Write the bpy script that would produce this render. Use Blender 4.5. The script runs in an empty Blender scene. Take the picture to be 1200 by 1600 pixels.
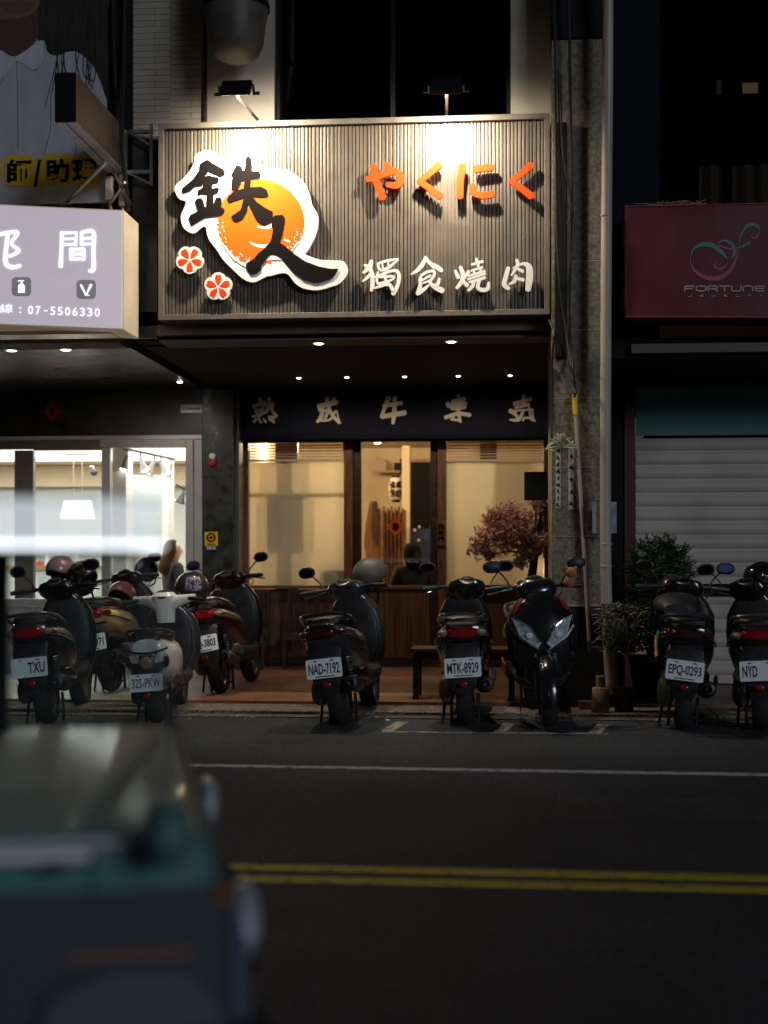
import bpy, bmesh, math, random
from mathutils import Vector, Matrix
random.seed(7)
rad = math.radians
SC = bpy.context.scene
COL = SC.collection
# ------------------------------------------------------------ camera, sky, sun, exposure
CAM_H, YAW, F, HZ = 1.2, rad(5.0), 50/36*1600, 880.0
cd = bpy.data.cameras.new('camera'); cam = bpy.data.objects.new('camera', cd); COL.objects.link(cam)
cam.location = (0, 0, CAM_H); cam.rotation_euler = (rad(90), 0, YAW)
cd.lens = 50; cd.sensor_width = 36; cd.shift_y = (HZ-800)/1600; cd.clip_start = .05; cd.clip_end = 300
cd.dof.use_dof = True; cd.dof.focus_distance = 11.3; cd.dof.aperture_fstop = 1.3
SC.camera = cam
W = bpy.data.worlds.new('World'); SC.world = W; W.use_nodes = True
wn = W.node_tree.nodes; bg = wn['Background']
sky = wn.new('ShaderNodeTexSky'); sky.sky_type = 'NISHITA'; sky.sun_disc = False
SUN_EL, SUN_ROT = rad(38), rad(200)
sky.sun_elevation = rad(-3); sky.sun_rotation = SUN_ROT
W.node_tree.links.new(sky.outputs[0], bg.inputs[0]); bg.inputs[1].default_value = .10
sl = bpy.data.lights.new('street_glow', 'SUN'); sl.energy = .60; sl.angle = rad(14); sl.color = (.8, .88, 1)
so = bpy.data.objects.new('street_glow', sl); COL.objects.link(so)
so.rotation_euler = (rad(76), 0, rad(33))
SC.view_settings.view_transform = 'Standard'; SC.view_settings.look = 'None'
SC.view_settings.exposure = 0; SC.view_settings.gamma = 1
SC.cycles.max_bounces = 8; SC.cycles.transparent_max_bounces = 16
SC.cycles.sample_clamp_indirect = 3.0
try: SC.cycles.use_denoising = True
except Exception: pass

# ------------------------------------------------------------ measuring helpers
ca, sa = math.cos(YAW), math.sin(YAW)
def P(u, v, Y):
    rx = (u-600)/F; t = Y/(rx*sa+ca)
    return Vector((t*(rx*ca-sa), Y, CAM_H+t*(HZ-v)/F))
def G(u, v, z=0.0):
    t = (CAM_H-z)*F/(v-HZ); rx = (u-600)/F
    return Vector((t*(rx*ca-sa), t*(rx*sa+ca), z))
def R(u0, v0, u1, v1, Y):
    a = P(u0, (v0+v1)/2, Y); b = P(u1, (v0+v1)/2, Y); m = (u0+u1)/2
    return a.x, b.x, P(m, v1, Y).z, P(m, v0, Y).z
def XZ(u, v, Y):
    p = P(u, v, Y); return (p.x, p.z)

# ------------------------------------------------------------ materials
MATS = {}
def mat(name, col=(.5,.5,.5), rough=.6, metal=0, var=0, scale=8, bump=0, bscale=60, emit=None, es=0, coat=0, trans=0, spec=None, stretch=None, rvar=0):
    if name in MATS: return MATS[name]
    m = bpy.data.materials.new(name); m.use_nodes = True; MATS[name] = m
    nt = m.node_tree; n = nt.nodes; L = nt.links; b = n['Principled BSDF']
    b.inputs['Base Color'].default_value = (*col, 1); b.inputs['Roughness'].default_value = rough
    b.inputs['Metallic'].default_value = metal; b.inputs['Coat Weight'].default_value = coat
    b.inputs['Coat Roughness'].default_value = .08
    b.inputs['Transmission Weight'].default_value = trans
    if spec is not None: b.inputs['Specular IOR Level'].default_value = spec
    tc = n.new('ShaderNodeTexCoord'); mp = n.new('ShaderNodeMapping'); L.new(tc.outputs['Object'], mp.inputs[0])
    if stretch: mp.inputs['Scale'].default_value = stretch
    if var or rvar:
        nz = n.new('ShaderNodeTexNoise'); nz.inputs['Scale'].default_value = scale; nz.inputs['Detail'].default_value = 6
        L.new(mp.outputs[0], nz.inputs[0])
        if var:
            r = n.new('ShaderNodeValToRGB'); L.new(nz.outputs[0], r.inputs[0])
            lo = [max(0, c*(1-var)) for c in col]; hi = [min(1, c*(1+var)) for c in col]
            r.color_ramp.elements[0].position = .3; r.color_ramp.elements[1].position = .7
            r.color_ramp.elements[0].color = (*lo, 1); r.color_ramp.elements[1].color = (*hi, 1)
            L.new(r.outputs[0], b.inputs['Base Color'])
        if rvar:
            mr = n.new('ShaderNodeMapRange'); L.new(nz.outputs[0], mr.inputs[0])
            mr.inputs[1].default_value = .3; mr.inputs[2].default_value = .7
            mr.inputs[3].default_value = max(.02, rough-rvar); mr.inputs[4].default_value = min(1, rough+rvar)
            L.new(mr.outputs[0], b.inputs['Roughness'])
    if bump:
        nb = n.new('ShaderNodeTexNoise'); nb.inputs['Scale'].default_value = bscale; nb.inputs['Detail'].default_value = 4
        L.new(mp.outputs[0], nb.inputs[0])
        bp = n.new('ShaderNodeBump'); bp.inputs['Strength'].default_value = bump; bp.inputs['Distance'].default_value = .01
        L.new(nb.outputs[0], bp.inputs['Height']); L.new(bp.outputs[0], b.inputs['Normal'])
    if emit:
        b.inputs['Emission Color'].default_value = (*emit, 1); b.inputs['Emission Strength'].default_value = es
    return m
def glass(name, tint=(.95,.97,.97), refl=.08, rough=.02):
    if name in MATS: return MATS[name]
    m = bpy.data.materials.new(name); m.use_nodes = True; MATS[name] = m
    nt = m.node_tree; n = nt.nodes; L = nt.links; n.remove(n['Principled BSDF'])
    o = n['Material Output']; t = n.new('ShaderNodeBsdfTransparent'); t.inputs[0].default_value = (*tint, 1)
    g = n.new('ShaderNodeBsdfGlossy'); g.inputs['Roughness'].default_value = rough
    fr = n.new('ShaderNodeLayerWeight'); fr.inputs[0].default_value = .25
    mr = n.new('ShaderNodeMapRange'); mr.inputs[3].default_value = refl; mr.inputs[4].default_value = .8
    L.new(fr.outputs['Fresnel'], mr.inputs[0])
    x = n.new('ShaderNodeMixShader'); L.new(mr.outputs[0], x.inputs[0]); L.new(t.outputs[0], x.inputs[1]); L.new(g.outputs[0], x.inputs[2])
    L.new(x.outputs[0], o.inputs[0]); return m
def translucent(name, col, glow=.6):
    m = bpy.data.materials.new(name); m.use_nodes = True; MATS[name] = m
    nt = m.node_tree; n = nt.nodes; L = nt.links; n.remove(n['Principled BSDF'])
    d = n.new('ShaderNodeBsdfDiffuse'); d.inputs[0].default_value = (*col, 1)
    t = n.new('ShaderNodeBsdfTranslucent'); t.inputs[0].default_value = (*col, 1)
    x = n.new('ShaderNodeMixShader'); x.inputs[0].default_value = glow
    L.new(d.outputs[0], x.inputs[1]); L.new(t.outputs[0], x.inputs[2]); L.new(x.outputs[0], n['Material Output'].inputs[0]); return m
def emis(name, col, s):
    if name in MATS: return MATS[name]
    return mat(name, (.8,.8,.8), .5, emit=col, es=s)
def tiles(name, c1, c2, mortar, bw, bh, msize=.004, rough=.5, off=0.0, axes='XY', bump=.3, var=.3, rot=0):
    m = bpy.data.materials.new(name); m.use_nodes = True; MATS[name] = m
    nt = m.node_tree; n = nt.nodes; L = nt.links; b = n['Principled BSDF']
    tc = n.new('ShaderNodeTexCoord'); mp = n.new('ShaderNodeMapping'); L.new(tc.outputs['Object'], mp.inputs[0])
    if axes == 'XZ': mp.inputs['Rotation'].default_value = (rad(-90), 0, 0)
    else: mp.inputs['Rotation'].default_value = (0, 0, rot)
    br = n.new('ShaderNodeTexBrick'); L.new(mp.outputs[0], br.inputs[0]); br.offset = off
    br.inputs['Color1'].default_value = (*c1, 1); br.inputs['Color2'].default_value = (*c2, 1); br.inputs['Mortar'].default_value = (*mortar, 1)
    br.inputs['Scale'].default_value = 1; br.inputs['Mortar Size'].default_value = msize
    br.inputs['Brick Width'].default_value = bw; br.inputs['Row Height'].default_value = bh
    nz = n.new('ShaderNodeTexNoise'); nz.inputs['Scale'].default_value = 2.3; nz.inputs['Detail'].default_value = 8; L.new(tc.outputs['Object'], nz.inputs[0])
    mr = n.new('ShaderNodeMapRange'); mr.inputs[1].default_value = .3; mr.inputs[2].default_value = .7; mr.inputs[3].default_value = 1-var; mr.inputs[4].default_value = 1+var*.5
    L.new(nz.outputs[0], mr.inputs[0])
    mx = n.new('ShaderNodeMix'); mx.data_type = 'RGBA'; mx.blend_type = 'MULTIPLY'; mx.inputs[0].default_value = 1
    L.new(br.outputs[0], mx.inputs[6]); L.new(mr.outputs[0], mx.inputs[7]); L.new(mx.outputs[2], b.inputs['Base Color'])
    b.inputs['Roughness'].default_value = rough
    bp = n.new('ShaderNodeBump'); bp.inputs['Strength'].default_value = bump; bp.inputs['Distance'].default_value = .004; bp.invert = True
    L.new(br.outputs['Fac'], bp.inputs['Height']); L.new(bp.outputs[0], b.inputs['Normal']); return m

def asphalt(name, col, wear):
    m = mat(name, col, .82); nt = m.node_tree; n = nt.nodes; L = nt.links; b = n['Principled BSDF']
    tc = n.new('ShaderNodeTexCoord')
    v = n.new('ShaderNodeTexVoronoi'); v.inputs['Scale'].default_value = 70; L.new(tc.outputs['Object'], v.inputs[0])
    n1 = n.new('ShaderNodeTexNoise'); n1.inputs['Scale'].default_value = .9; n1.inputs['Detail'].default_value = 9; L.new(tc.outputs['Object'], n1.inputs[0])
    n2 = n.new('ShaderNodeTexNoise'); n2.inputs['Scale'].default_value = 45; n2.inputs['Detail'].default_value = 3; L.new(tc.outputs['Object'], n2.inputs[0])
    sep = n.new('ShaderNodeSeparateColor'); L.new(v.outputs['Color'], sep.inputs[0])
    mr0 = n.new('ShaderNodeMapRange'); mr0.inputs[1].default_value = .0; mr0.inputs[2].default_value = 1; mr0.inputs[3].default_value = .25; mr0.inputs[4].default_value = 1.9; L.new(sep.outputs[0], mr0.inputs[0])
    mr1 = n.new('ShaderNodeMapRange'); mr1.inputs[1].default_value = .3; mr1.inputs[2].default_value = .7; mr1.inputs[3].default_value = 1-wear; mr1.inputs[4].default_value = 1+wear; L.new(n1.outputs[0], mr1.inputs[0])
    a = n.new('ShaderNodeMath'); a.operation = 'MULTIPLY'; L.new(mr0.outputs[0], a.inputs[0]); L.new(mr1.outputs[0], a.inputs[1])
    mx = n.new('ShaderNodeMix'); mx.data_type = 'RGBA'; mx.blend_type = 'MULTIPLY'; mx.inputs[0].default_value = 1; mx.inputs[6].default_value = (*col, 1)
    L.new(a.outputs[0], mx.inputs[7]); L.new(mx.outputs[2], b.inputs['Base Color'])
    bp = n.new('ShaderNodeBump'); bp.inputs['Strength'].default_value = .8; bp.inputs['Distance'].default_value = .006
    L.new(n2.outputs[0], bp.inputs['Height']); L.new(bp.outputs[0], b.inputs['Normal'])
    return m
def painted(name, col, wear):   # worn road paint: broken up by noise to the asphalt below
    m = mat(name, col, .7); nt = m.node_tree; n = nt.nodes; L = nt.links; b = n['Principled BSDF']
    tc = n.new('ShaderNodeTexCoord'); nz = n.new('ShaderNodeTexNoise'); nz.inputs['Scale'].default_value = 14; nz.inputs['Detail'].default_value = 10; nz.inputs['Roughness'].default_value = .75
    L.new(tc.outputs['Object'], nz.inputs[0]); r = n.new('ShaderNodeValToRGB'); L.new(nz.outputs[0], r.inputs[0])
    r.color_ramp.elements[0].position = wear-.06; r.color_ramp.elements[1].position = wear+.06
    r.color_ramp.elements[0].color = (.05,.05,.05,1); r.color_ramp.elements[1].color = (*col,1)
    L.new(r.outputs[0], b.inputs['Base Color']); return m

M = {}
def mk():
    M['asphalt'] = asphalt('asphalt', (.023,.030,.042), .5)
    M['apron'] = asphalt('concrete_apron', (.15,.125,.095), .35)
    M['gutter'] = asphalt('gutter_concrete', (.10,.085,.07), .4)
    M['walk'] = tiles('red_tiles', (.29,.125,.075), (.24,.10,.06), (.12,.08,.06), .30, .30, .006, .45, 0, 'XY', .4, .45)
    M['ltile'] = tiles('pale_tiles', (.45,.40,.36), (.42,.37,.33), (.2,.18,.16), .4, .4, .005, .4)
    M['white_paint'] = painted('worn_white_paint', (.50,.51,.53), .44)
    M['yellow_paint'] = painted('worn_yellow_paint', (.72,.55,.035), .42)
    M['faint_paint'] = painted('faded_white_paint', (.42,.38,.33), .47)
    M['wtile'] = tiles('white_wall_tiles', (.36,.33,.28), (.33,.30,.26), (.16,.145,.12), .6, .052, .0035, .4, .5, 'XZ', .5, .25)
    M['granite'] = mat('grey_granite', (.155,.132,.095), .5, var=.55, scale=26, bump=.35, bscale=55, rvar=.15)
    M['void'] = mat('unlit_room', (.0025,.0025,.003), .95, spec=0)
    M['gjoint'] = mat('granite_joint', (.35,.32,.27), .8)
    M['marble'] = mat('dark_marble', (.022,.023,.021), .38, var=.8, scale=5, bump=.05, rvar=.12)
    M['marble_grey'] = mat('grey_marble', (.026,.028,.025), .35, var=.6, scale=9, rvar=.15)
    M['darkwall'] = mat('dark_wall', (.014,.014,.017), .85, spec=.12, var=.4, scale=3)
    M['blueblack'] = mat('blue_black_panel', (.008,.010,.016), .85, spec=.12, var=.3, scale=2)
    M['soffit'] = mat('soffit_grey', (.16,.14,.12), .8, var=.2, scale=4)
    M['beam'] = mat('brown_beam', (.10,.072,.052), .6, var=.3, scale=5)
    M['steel'] = mat('brushed_steel', (.45,.44,.42), .35, 1, rvar=.12, scale=30)
    M['signframe'] = mat('sign_frame_bronze', (.17,.148,.125), .5, .2, var=.15, scale=12)
    M['rib'] = mat('corrugated_taupe', (.125,.103,.080), .45, .1, var=.12, scale=6, rvar=.1)
    M['black'] = mat('matt_black', (.006,.006,.007), .7, var=.3, scale=20, spec=.2)
    M['letterblack'] = mat('letter_black', (.005,.0032,.003), .8, spec=.1)
    M['letterwhite'] = mat('letter_white', (.85,.83,.80), .5)
    M['letterorange'] = mat('letter_orange', (.80,.062,.004), .7, spec=.15)
    M['sunorange'] = mat('disc_orange', (.85,.115,.002), .7, var=.10, scale=3, spec=.15)
    M['noren'] = mat('navy_cloth', (.0025,.003,.013), .95, var=.4, scale=30, bump=.3, bscale=400)
    M['beige_ink'] = mat('beige_letter', (.64,.55,.46), .8)
    M['wood'] = mat('brown_wood', (.135,.054,.022), .45, var=.5, scale=4, stretch=(14,14,1.2), bump=.15, bscale=20, rvar=.15)
    M['woodpanel'] = mat('brown_wood_panel', (.10,.040,.016), .5, var=.5, scale=3, stretch=(16,16,.8), bump=.2, bscale=16, rvar=.15)
    M['darkwood'] = mat('dark_wood', (.026,.011,.006), .45, var=.45, scale=4, stretch=(2,14,14), bump=.15, rvar=.15)
    M['palewood'] = mat('pale_wood', (.36,.22,.10), .55, var=.35, scale=4, stretch=(10,10,1))
    M['cream'] = mat('cream_plaster', (.62,.50,.33), .8, var=.1, scale=3, bump=.1)
    M['white_in'] = mat('white_interior', (.72,.73,.72), .7, var=.05, scale=3)
    M['grey_in'] = mat('grey_interior', (.50,.54,.53), .6, var=.08, scale=3)
    M['warm_in'] = mat('warm_interior', (.68,.58,.42), .7, var=.05)
    M['alu'] = mat('pale_aluminium', (.46,.43,.41), .45, .25, var=.1, scale=6)
    M['alu_dark'] = mat('taupe_frame', (.20,.16,.13), .5, .15, var=.15, scale=5)
    M['glass'] = glass('shop_glass', (.94,.95,.94), .018)
    M['carglass'] = glass('car_glass', (.93,.96,.96), .025)
    M['film'] = translucent('frosted_film', (.76,.72,.60), .72)
    M['tyre'] = mat('tyre_rubber', (.014,.014,.014), .8, var=.3, scale=30, bump=.3, bscale=120)
    M['plastic'] = mat('black_plastic', (.018,.018,.019), .5, var=.3, scale=14, bump=.06, bscale=300, rvar=.12)
    M['gloss'] = mat('gloss_black', (.009,.009,.011), .22, coat=.7, rvar=.08, scale=9)
    M['seat'] = mat('seat_vinyl', (.018,.016,.015), .48, bump=.12, bscale=250, rvar=.1)
    M['metal'] = mat('engine_metal', (.16,.155,.15), .4, .8, var=.35, scale=25)
    M['chrome'] = mat('chrome', (.6,.6,.6), .12, 1, rvar=.06, scale=20)
    M['redlens'] = mat('red_lens', (.32,.006,.012), .12, coat=.6)
    M['smoke'] = mat('smoked_lens', (.05,.012,.012), .12, coat=.6)
    M['amber'] = mat('amber_lens', (.28,.20,.14), .12, coat=.7, var=.3, scale=60)
    M['clearlens'] = mat('clear_lens', (.50,.53,.62), .15, metal=.1, coat=.8, var=.45, scale=40)
    M['mirrorglass'] = mat('mirror_glass', (.13,.19,.48), .08, 1)  # blue of the reflected surroundings is put into the tint
    M['plate'] = mat('plate_white', (.92,.94,.97), .45, var=.06, scale=30)
    M['platetext'] = mat('plate_black', (.01,.01,.012), .6)
    M['plategreen'] = mat('plate_grey_green', (.12,.14,.14), .6)
    M['whitepaint'] = mat('cream_white_paint', (.84,.81,.74), .25, coat=.6, var=.06, scale=5)
    M['creampaint'] = mat('ochre_cream_paint', (.80,.48,.20), .28, coat=.6, var=.08, scale=5)
    M['greypaint'] = mat('charcoal_paint', (.03,.032,.036), .28, coat=.6, rvar=.08, scale=7)
    M['maroon'] = mat('dark_maroon_paint', (.022,.004,.006), .3, coat=.35)
    M['redpaint'] = mat('red_paint', (.45,.012,.02), .28, coat=.6)
    M['skin'] = mat('skin', (.50,.30,.22), .55)
    M['hair_black'] = mat('black_hair', (.006,.005,.005), .9, spec=.1, var=.5, scale=6, stretch=(30,30,2))
    M['hair_brown'] = mat('brown_hair', (.06,.027,.012), .8, spec=.15, var=.5, scale=6, stretch=(30,30,2))
    M['cloth_black'] = mat('black_cloth', (.010,.010,.012), .95)
    M['cloth_grey'] = mat('charcoal_cloth', (.03,.03,.032), .95)
    M['leaf'] = mat('dark_leaf', (.06,.12,.035), .5, var=.6, scale=3)
    M['leaf2'] = mat('olive_leaf', (.075,.075,.035), .55, var=.6, scale=5)
    M['blossom'] = mat('dusty_pink_blossom', (.74,.36,.33), .8, var=.65, scale=22)
    M['bark'] = mat('dark_bark', (.035,.022,.016), .9, var=.5, scale=20, bump=.6, bscale=60)
    M['pvc'] = mat('cream_pvc', (.40,.34,.29), .45, var=.12, scale=3)
    M['cable'] = mat('black_cable', (.012,.012,.012), .6)
    M['yellow'] = mat('yellow_plastic', (.75,.48,.02), .5)
    M['paper'] = mat('white_paper', (.55,.55,.52), .8, var=.15, scale=14)
    M['red_paper'] = mat('red_paper', (.55,.012,.015), .6)
    M['gold'] = mat('gold_ink', (.5,.30,.06), .5)
    M['terra'] = mat('terracotta', (.20,.085,.045), .8, var=.3, scale=10)
    M['log'] = mat('log_wood', (.25,.165,.09), .85, var=.35, scale=10, bump=.4)
mk()

# ------------------------------------------------------------ mesh builder
def wloc(o):
    v = Vector((0,0,0))
    while o: v += o.location; o = o.parent
    return v
def cat(pts, closed=False, k=6):
    if len(pts) < 3: 
        a, b = pts[0], pts[-1]
        return [tuple(a[i]+(b[i]-a[i])*t/k for i in range(len(a))) for t in range(k+1)]
    out = []; n = len(pts)
    rng = range(n) if closed else range(n-1)
    for i in rng:
        g = (lambda j: pts[j % n]) if closed else (lambda j: pts[min(max(j,0),n-1)])
        p0,p1,p2,p3 = g(i-1),g(i),g(i+1),g(i+2)
        for s in range(k):
            t = s/k
            out.append(tuple(.5*((2*b)+(-a+c)*t+(2*a-5*b+4*c-d)*t*t+(-a+3*b-3*c+d)*t**3) for a,b,c,d in zip(p0,p1,p2,p3)))
    if not closed: out.append(tuple(pts[-1]))
    return out
TXT = {}
def text_geo(body, bold):
    k = (body, bold)
    if k in TXT: return TXT[k]
    c = bpy.data.curves.new('t', 'FONT'); c.body = body; c.offset = bold; c.extrude = .5; c.resolution_u = 3
    o = bpy.data.objects.new('t', c); COL.objects.link(o)
    dg = bpy.context.evaluated_depsgraph_get(); dg.update()
    me = bpy.data.meshes.new_from_object(o.evaluated_get(dg))
    v = [tuple(p.co) for p in me.vertices]; f = [tuple(p.vertices) for p in me.polygons]
    bpy.data.objects.remove(o); bpy.data.curves.remove(c); bpy.data.meshes.remove(me)
    x0 = min(p[0] for p in v); x1 = max(p[0] for p in v); y0 = min(p[1] for p in v); y1 = max(p[1] for p in v)
    v = [((p[0]-x0)/(x1-x0), (p[1]-y0)/(y1-y0), p[2]) for p in v]
    TXT[k] = (v, f); return TXT[k]
class MB:
    def __init__(s): s.v = []; s.f = []
    def add(s, v, f):
        b = len(s.v); s.v += [tuple(p) for p in v]; s.f += [tuple(b+i for i in q) for q in f]; return s
    def box(s, x0, x1, y0, y1, z0, z1):
        x0,x1 = sorted((x0,x1)); y0,y1 = sorted((y0,y1)); z0,z1 = sorted((z0,z1))
        return s.add([(x0,y0,z0),(x1,y0,z0),(x1,y1,z0),(x0,y1,z0),(x0,y0,z1),(x1,y0,z1),(x1,y1,z1),(x0,y1,z1)],
                     [(0,3,2,1),(4,5,6,7),(0,1,5,4),(1,2,6,5),(2,3,7,6),(3,0,4,7)])
    def rbox(s, r, y0, y1): return s.box(r[0], r[1], y0, y1, r[2], r[3])
    def obox(s, c, size, mtx):       # oriented box
        h = [d/2 for d in size]; vs = []
        for z in (-1,1):
            for x,y in ((-1,-1),(1,-1),(1,1),(-1,1)):
                vs.append(Vector(c)+mtx @ Vector((x*h[0],y*h[1],z*h[2])))
        return s.add(vs, [(0,3,2,1),(4,5,6,7),(0,1,5,4),(1,2,6,5),(2,3,7,6),(3,0,4,7)])
    def prism(s, poly, y0, y1):
        n = len(poly)
        v = [(x,y0,z) for x,z in poly]+[(x,y1,z) for x,z in poly]
        return s.add(v, [tuple(range(n)), tuple(range(2*n-1,n-1,-1))]+[(i,i+n,(i+1)%n+n,(i+1)%n) for i in range(n)])
    def prismz(s, poly, z0, z1):
        n = len(poly)
        v = [(x,y,z0) for x,y in poly]+[(x,y,z1) for x,y in poly]
        return s.add(v, [tuple(range(n)), tuple(range(2*n-1,n-1,-1))]+[(i,i+n,(i+1)%n+n,(i+1)%n) for i in range(n)])
    def quad(s, a, b, c, d): return s.add([a,b,c,d], [(0,1,2,3)])
    def loft(s, rings, caps=True):
        n = len(rings[0]); v = [p for r in rings for p in r]; f = []
        for k in range(len(rings)-1):
            for i in range(n):
                j = (i+1) % n; f.append((k*n+i, k*n+j, (k+1)*n+j, (k+1)*n+i))
        if caps: f += [tuple(range(n)), tuple(range(len(v)-1, len(v)-1-n, -1))]
        return s.add(v, f)
    def tube(s, pts, r, n=8, caps=True):
        pts = [Vector(p) for p in pts]; rr = r if isinstance(r, (list,tuple)) else [r]*len(pts)
        rings = []; up = None
        for i, p in enumerate(pts):
            t = (pts[min(i+1,len(pts)-1)]-pts[max(i-1,0)])
            if t.length < 1e-9: t = Vector((0,0,1))
            t.normalize()
            if up is None:
                up = Vector((0,0,1)) if abs(t.z) < .9 else Vector((1,0,0))
            up = up-t*up.dot(t)
            if up.length < 1e-6: up = t.orthogonal()
            up.normalize(); w = t.cross(up)
            rings.append([p+(up*math.cos(2*math.pi*k/n)+w*math.sin(2*math.pi*k/n))*rr[i] for k in range(n)])
        return s.loft(rings, caps)
    def lathe(s, prof, org, axis, n=20, caps=True):
        a = Vector(axis).normalized(); u = a.orthogonal().normalized(); w = a.cross(u); o = Vector(org)
        return s.loft([[o+a*h+(u*math.cos(2*math.pi*k/n)+w*math.sin(2*math.pi*k/n))*r for k in range(n)] for r,h in prof], caps)
    def ell(s, c, r, n=14, m=8, zmin=-1.0):
        rings = []
        for i in range(m+1):
            t = math.pi*i/m; z = math.cos(t)
            if z < zmin: z = zmin
            q = max(1e-4, math.sqrt(max(0,1-z*z)))
            rings.append([(c[0]+r[0]*q*math.cos(2*math.pi*k/n), c[1]+r[1]*q*math.sin(2*math.pi*k/n), c[2]+r[2]*z) for k in range(n)])
        return s.loft(rings)
    def stroke(s, pts, y0, y1, smooth=True):        # brush stroke: (x, z, width) ribbon with rounded ends
        q = cat(pts, k=5) if smooth else pts
        L_, R_ = [], []; n = len(q)
        def nrm(i):
            a = q[max(i-1,0)]; b = q[min(i+1,n-1)]; d = Vector((b[0]-a[0], b[1]-a[1])); d.normalize(); return Vector((-d.y, d.x)), d
        prof = []
        nv, d = nrm(0); w = q[0][2]/2
        for an in (75, 45, 20): prof.append((q[0][0]-d.x*w*math.sin(rad(an))*.9, q[0][1]-d.y*w*math.sin(rad(an))*.9, nv, w*math.cos(rad(an))))
        for i in range(n):
            nv, d = nrm(i); prof.append((q[i][0], q[i][1], nv, q[i][2]/2))
        w = q[-1][2]/2
        for an in (20, 45, 75): prof.append((q[-1][0]+d.x*w*math.sin(rad(an))*.9, q[-1][1]+d.y*w*math.sin(rad(an))*.9, nv, w*math.cos(rad(an))))
        rings = []
        for x, z, nv, w in prof:
            rings.append([(x+nv.x*w, y0, z+nv.y*w), (x-nv.x*w, y0, z-nv.y*w), (x-nv.x*w, y1, z-nv.y*w), (x+nv.x*w, y1, z+nv.y*w)])
        return s.loft(rings)
    def text(s, body, x0, x1, z0, z1, y0, y1, bold=.0, shear=0, slope=0):
        v, f = text_geo(body, bold)
        return s.add([(x0+(x1-x0)*p[0]+shear*(p[1]-.5)*(z1-z0), y0+(y1-y0)*(.5-p[2]), z0+(z1-z0)*p[1]+slope*(x1-x0)*(p[0]-.5)) for p in v], f)
    def xf(s, m):
        s.v = [tuple(m @ Vector(p)) for p in s.v]; return s
    def build(s, name, m, parent=None, smooth=False, bevel=0, local=False, sub=0, ang=38, solid=0):
        vs = s.v; loc = Vector((0,0,0))
        if not local:
            if parent: off = wloc(parent)
            else:
                xs = [p[0] for p in vs]; ys = [p[1] for p in vs]; zs = [p[2] for p in vs]
                off = Vector(((min(xs)+max(xs))/2, (min(ys)+max(ys))/2, min(zs))); loc = off
            vs = [(p[0]-off.x, p[1]-off.y, p[2]-off.z) for p in vs]
        me = bpy.data.meshes.new(name); me.from_pydata(vs, [], s.f)
        bm = bmesh.new(); bm.from_mesh(me); bmesh.ops.recalc_face_normals(bm, faces=bm.faces[:])
        bm.to_mesh(me); bm.free()
        o = bpy.data.objects.new(name, me); COL.objects.link(o); o.location = loc
        if parent: o.parent = parent
        me.materials.append(m)
        if smooth:
            me.polygons.foreach_set('use_smooth', [True]*len(me.polygons))
            me.set_sharp_from_angle(angle=rad(ang))
        if solid:
            md = o.modifiers.new('solid', 'SOLIDIFY'); md.thickness = solid
        if bevel:
            md = o.modifiers.new('bevel', 'BEVEL'); md.width = bevel; md.segments = 2; md.limit_method = 'ANGLE'; md.angle_limit = rad(35)
        if sub:
            md = o.modifiers.new('sub', 'SUBSURF'); md.levels = sub; md.render_levels = sub
        return o
def tag(o, label, category, group=None):
    o['label'] = label; o['category'] = category
    if group: o['group'] = group
    return o
def thing(name, label, category, loc, group=None):
    o = bpy.data.objects.new(name, None); COL.objects.link(o); o.location = loc; o.empty_display_size = .1
    return tag(o, label, category, group)
def struct(o): o['kind'] = 'structure'; return o
def zs(pts, u0, v0, sc, Y):      # zoomed-picture pixels to sign plane
    return [XZ(u0+p[0]/sc, v0+p[1]/sc, Y) for p in pts]
def zst(pts, u0, v0, sc, Y):
    return [(*XZ(u0+p[0]/sc, v0+p[1]/sc, Y), p[2]/sc*Y/F) for p in pts]
# ============================================================ SETTING
YF, YS, YP = 11.9, 15.6, 11.55
WALK = .06
XL0, XL1 = P(316,700,15.2).x, P(365,700,15.2).x       # left party wall column
XP0, XP1 = P(862,700,YP).x, P(941,700,YP).x           # granite pillar
XR1 = P(993,700,13.6).x
o = struct(MB().box(-60,60,-40,10.92,-.3,0).build('road', M['asphalt']))
struct(MB().box(-60,60,10.92,11.12,-.3,.008).build('gutter', M['gutter']))
m = MB()
for i in range(-20,24):            # apron in cast slabs with open joints
    m.box(i*1.5+.1,i*1.5+1.595,11.12,11.66,-.3,.035)
struct(m.build('apron', M['apron'], bevel=.006))
struct(MB().box(XL1-.17,XP0+2.2,11.66,YS+6,-.3,WALK).build('tiled_pavement', M['walk']))
struct(MB().box(-30,XL1-.17,11.66,22,-.3,WALK-.002).build('pale_pavement', M['ltile']))
struct(MB().box(XP0+2.2,30,11.66,22,-.3,WALK-.004).build('concrete_pavement', M['apron']))
def ground_line(name, a, b, wid, m_, z=.004, u=None):
    a = G(*a); b = G(*b); d = (b-a).normalized(); a2 = a-d*(18 if u else 0); b2 = b+d*(18 if u else 0)
    n = Vector((-d.y,d.x,0))*wid/2
    q = [a2-n,b2-n,b2+n,a2+n]
    struct(MB().prismz([(p.x,p.y) for p in q], z-.003, z).build(name, m_))
ground_line('edge_line', (200,1194.5),(1200,1211), .085, M['white_paint'], u=1)
ground_line('centre_line', (300,1353),(1200,1373), .10, M['yellow_paint'], u=1)
ground_line('centre_line', (300,1371),(1200,1391), .10, M['yellow_paint'], u=1)
ground_line('parking_line', (597,1144),(950,1147), .05, M['faint_paint'])
for a,b in (((604,1144),(628,1129)),((782,1144),(796,1131)),((930,1146),(942,1133))):
    ground_line('parking_line', a, b, .09, M['faint_paint'], z=.0055)
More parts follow.
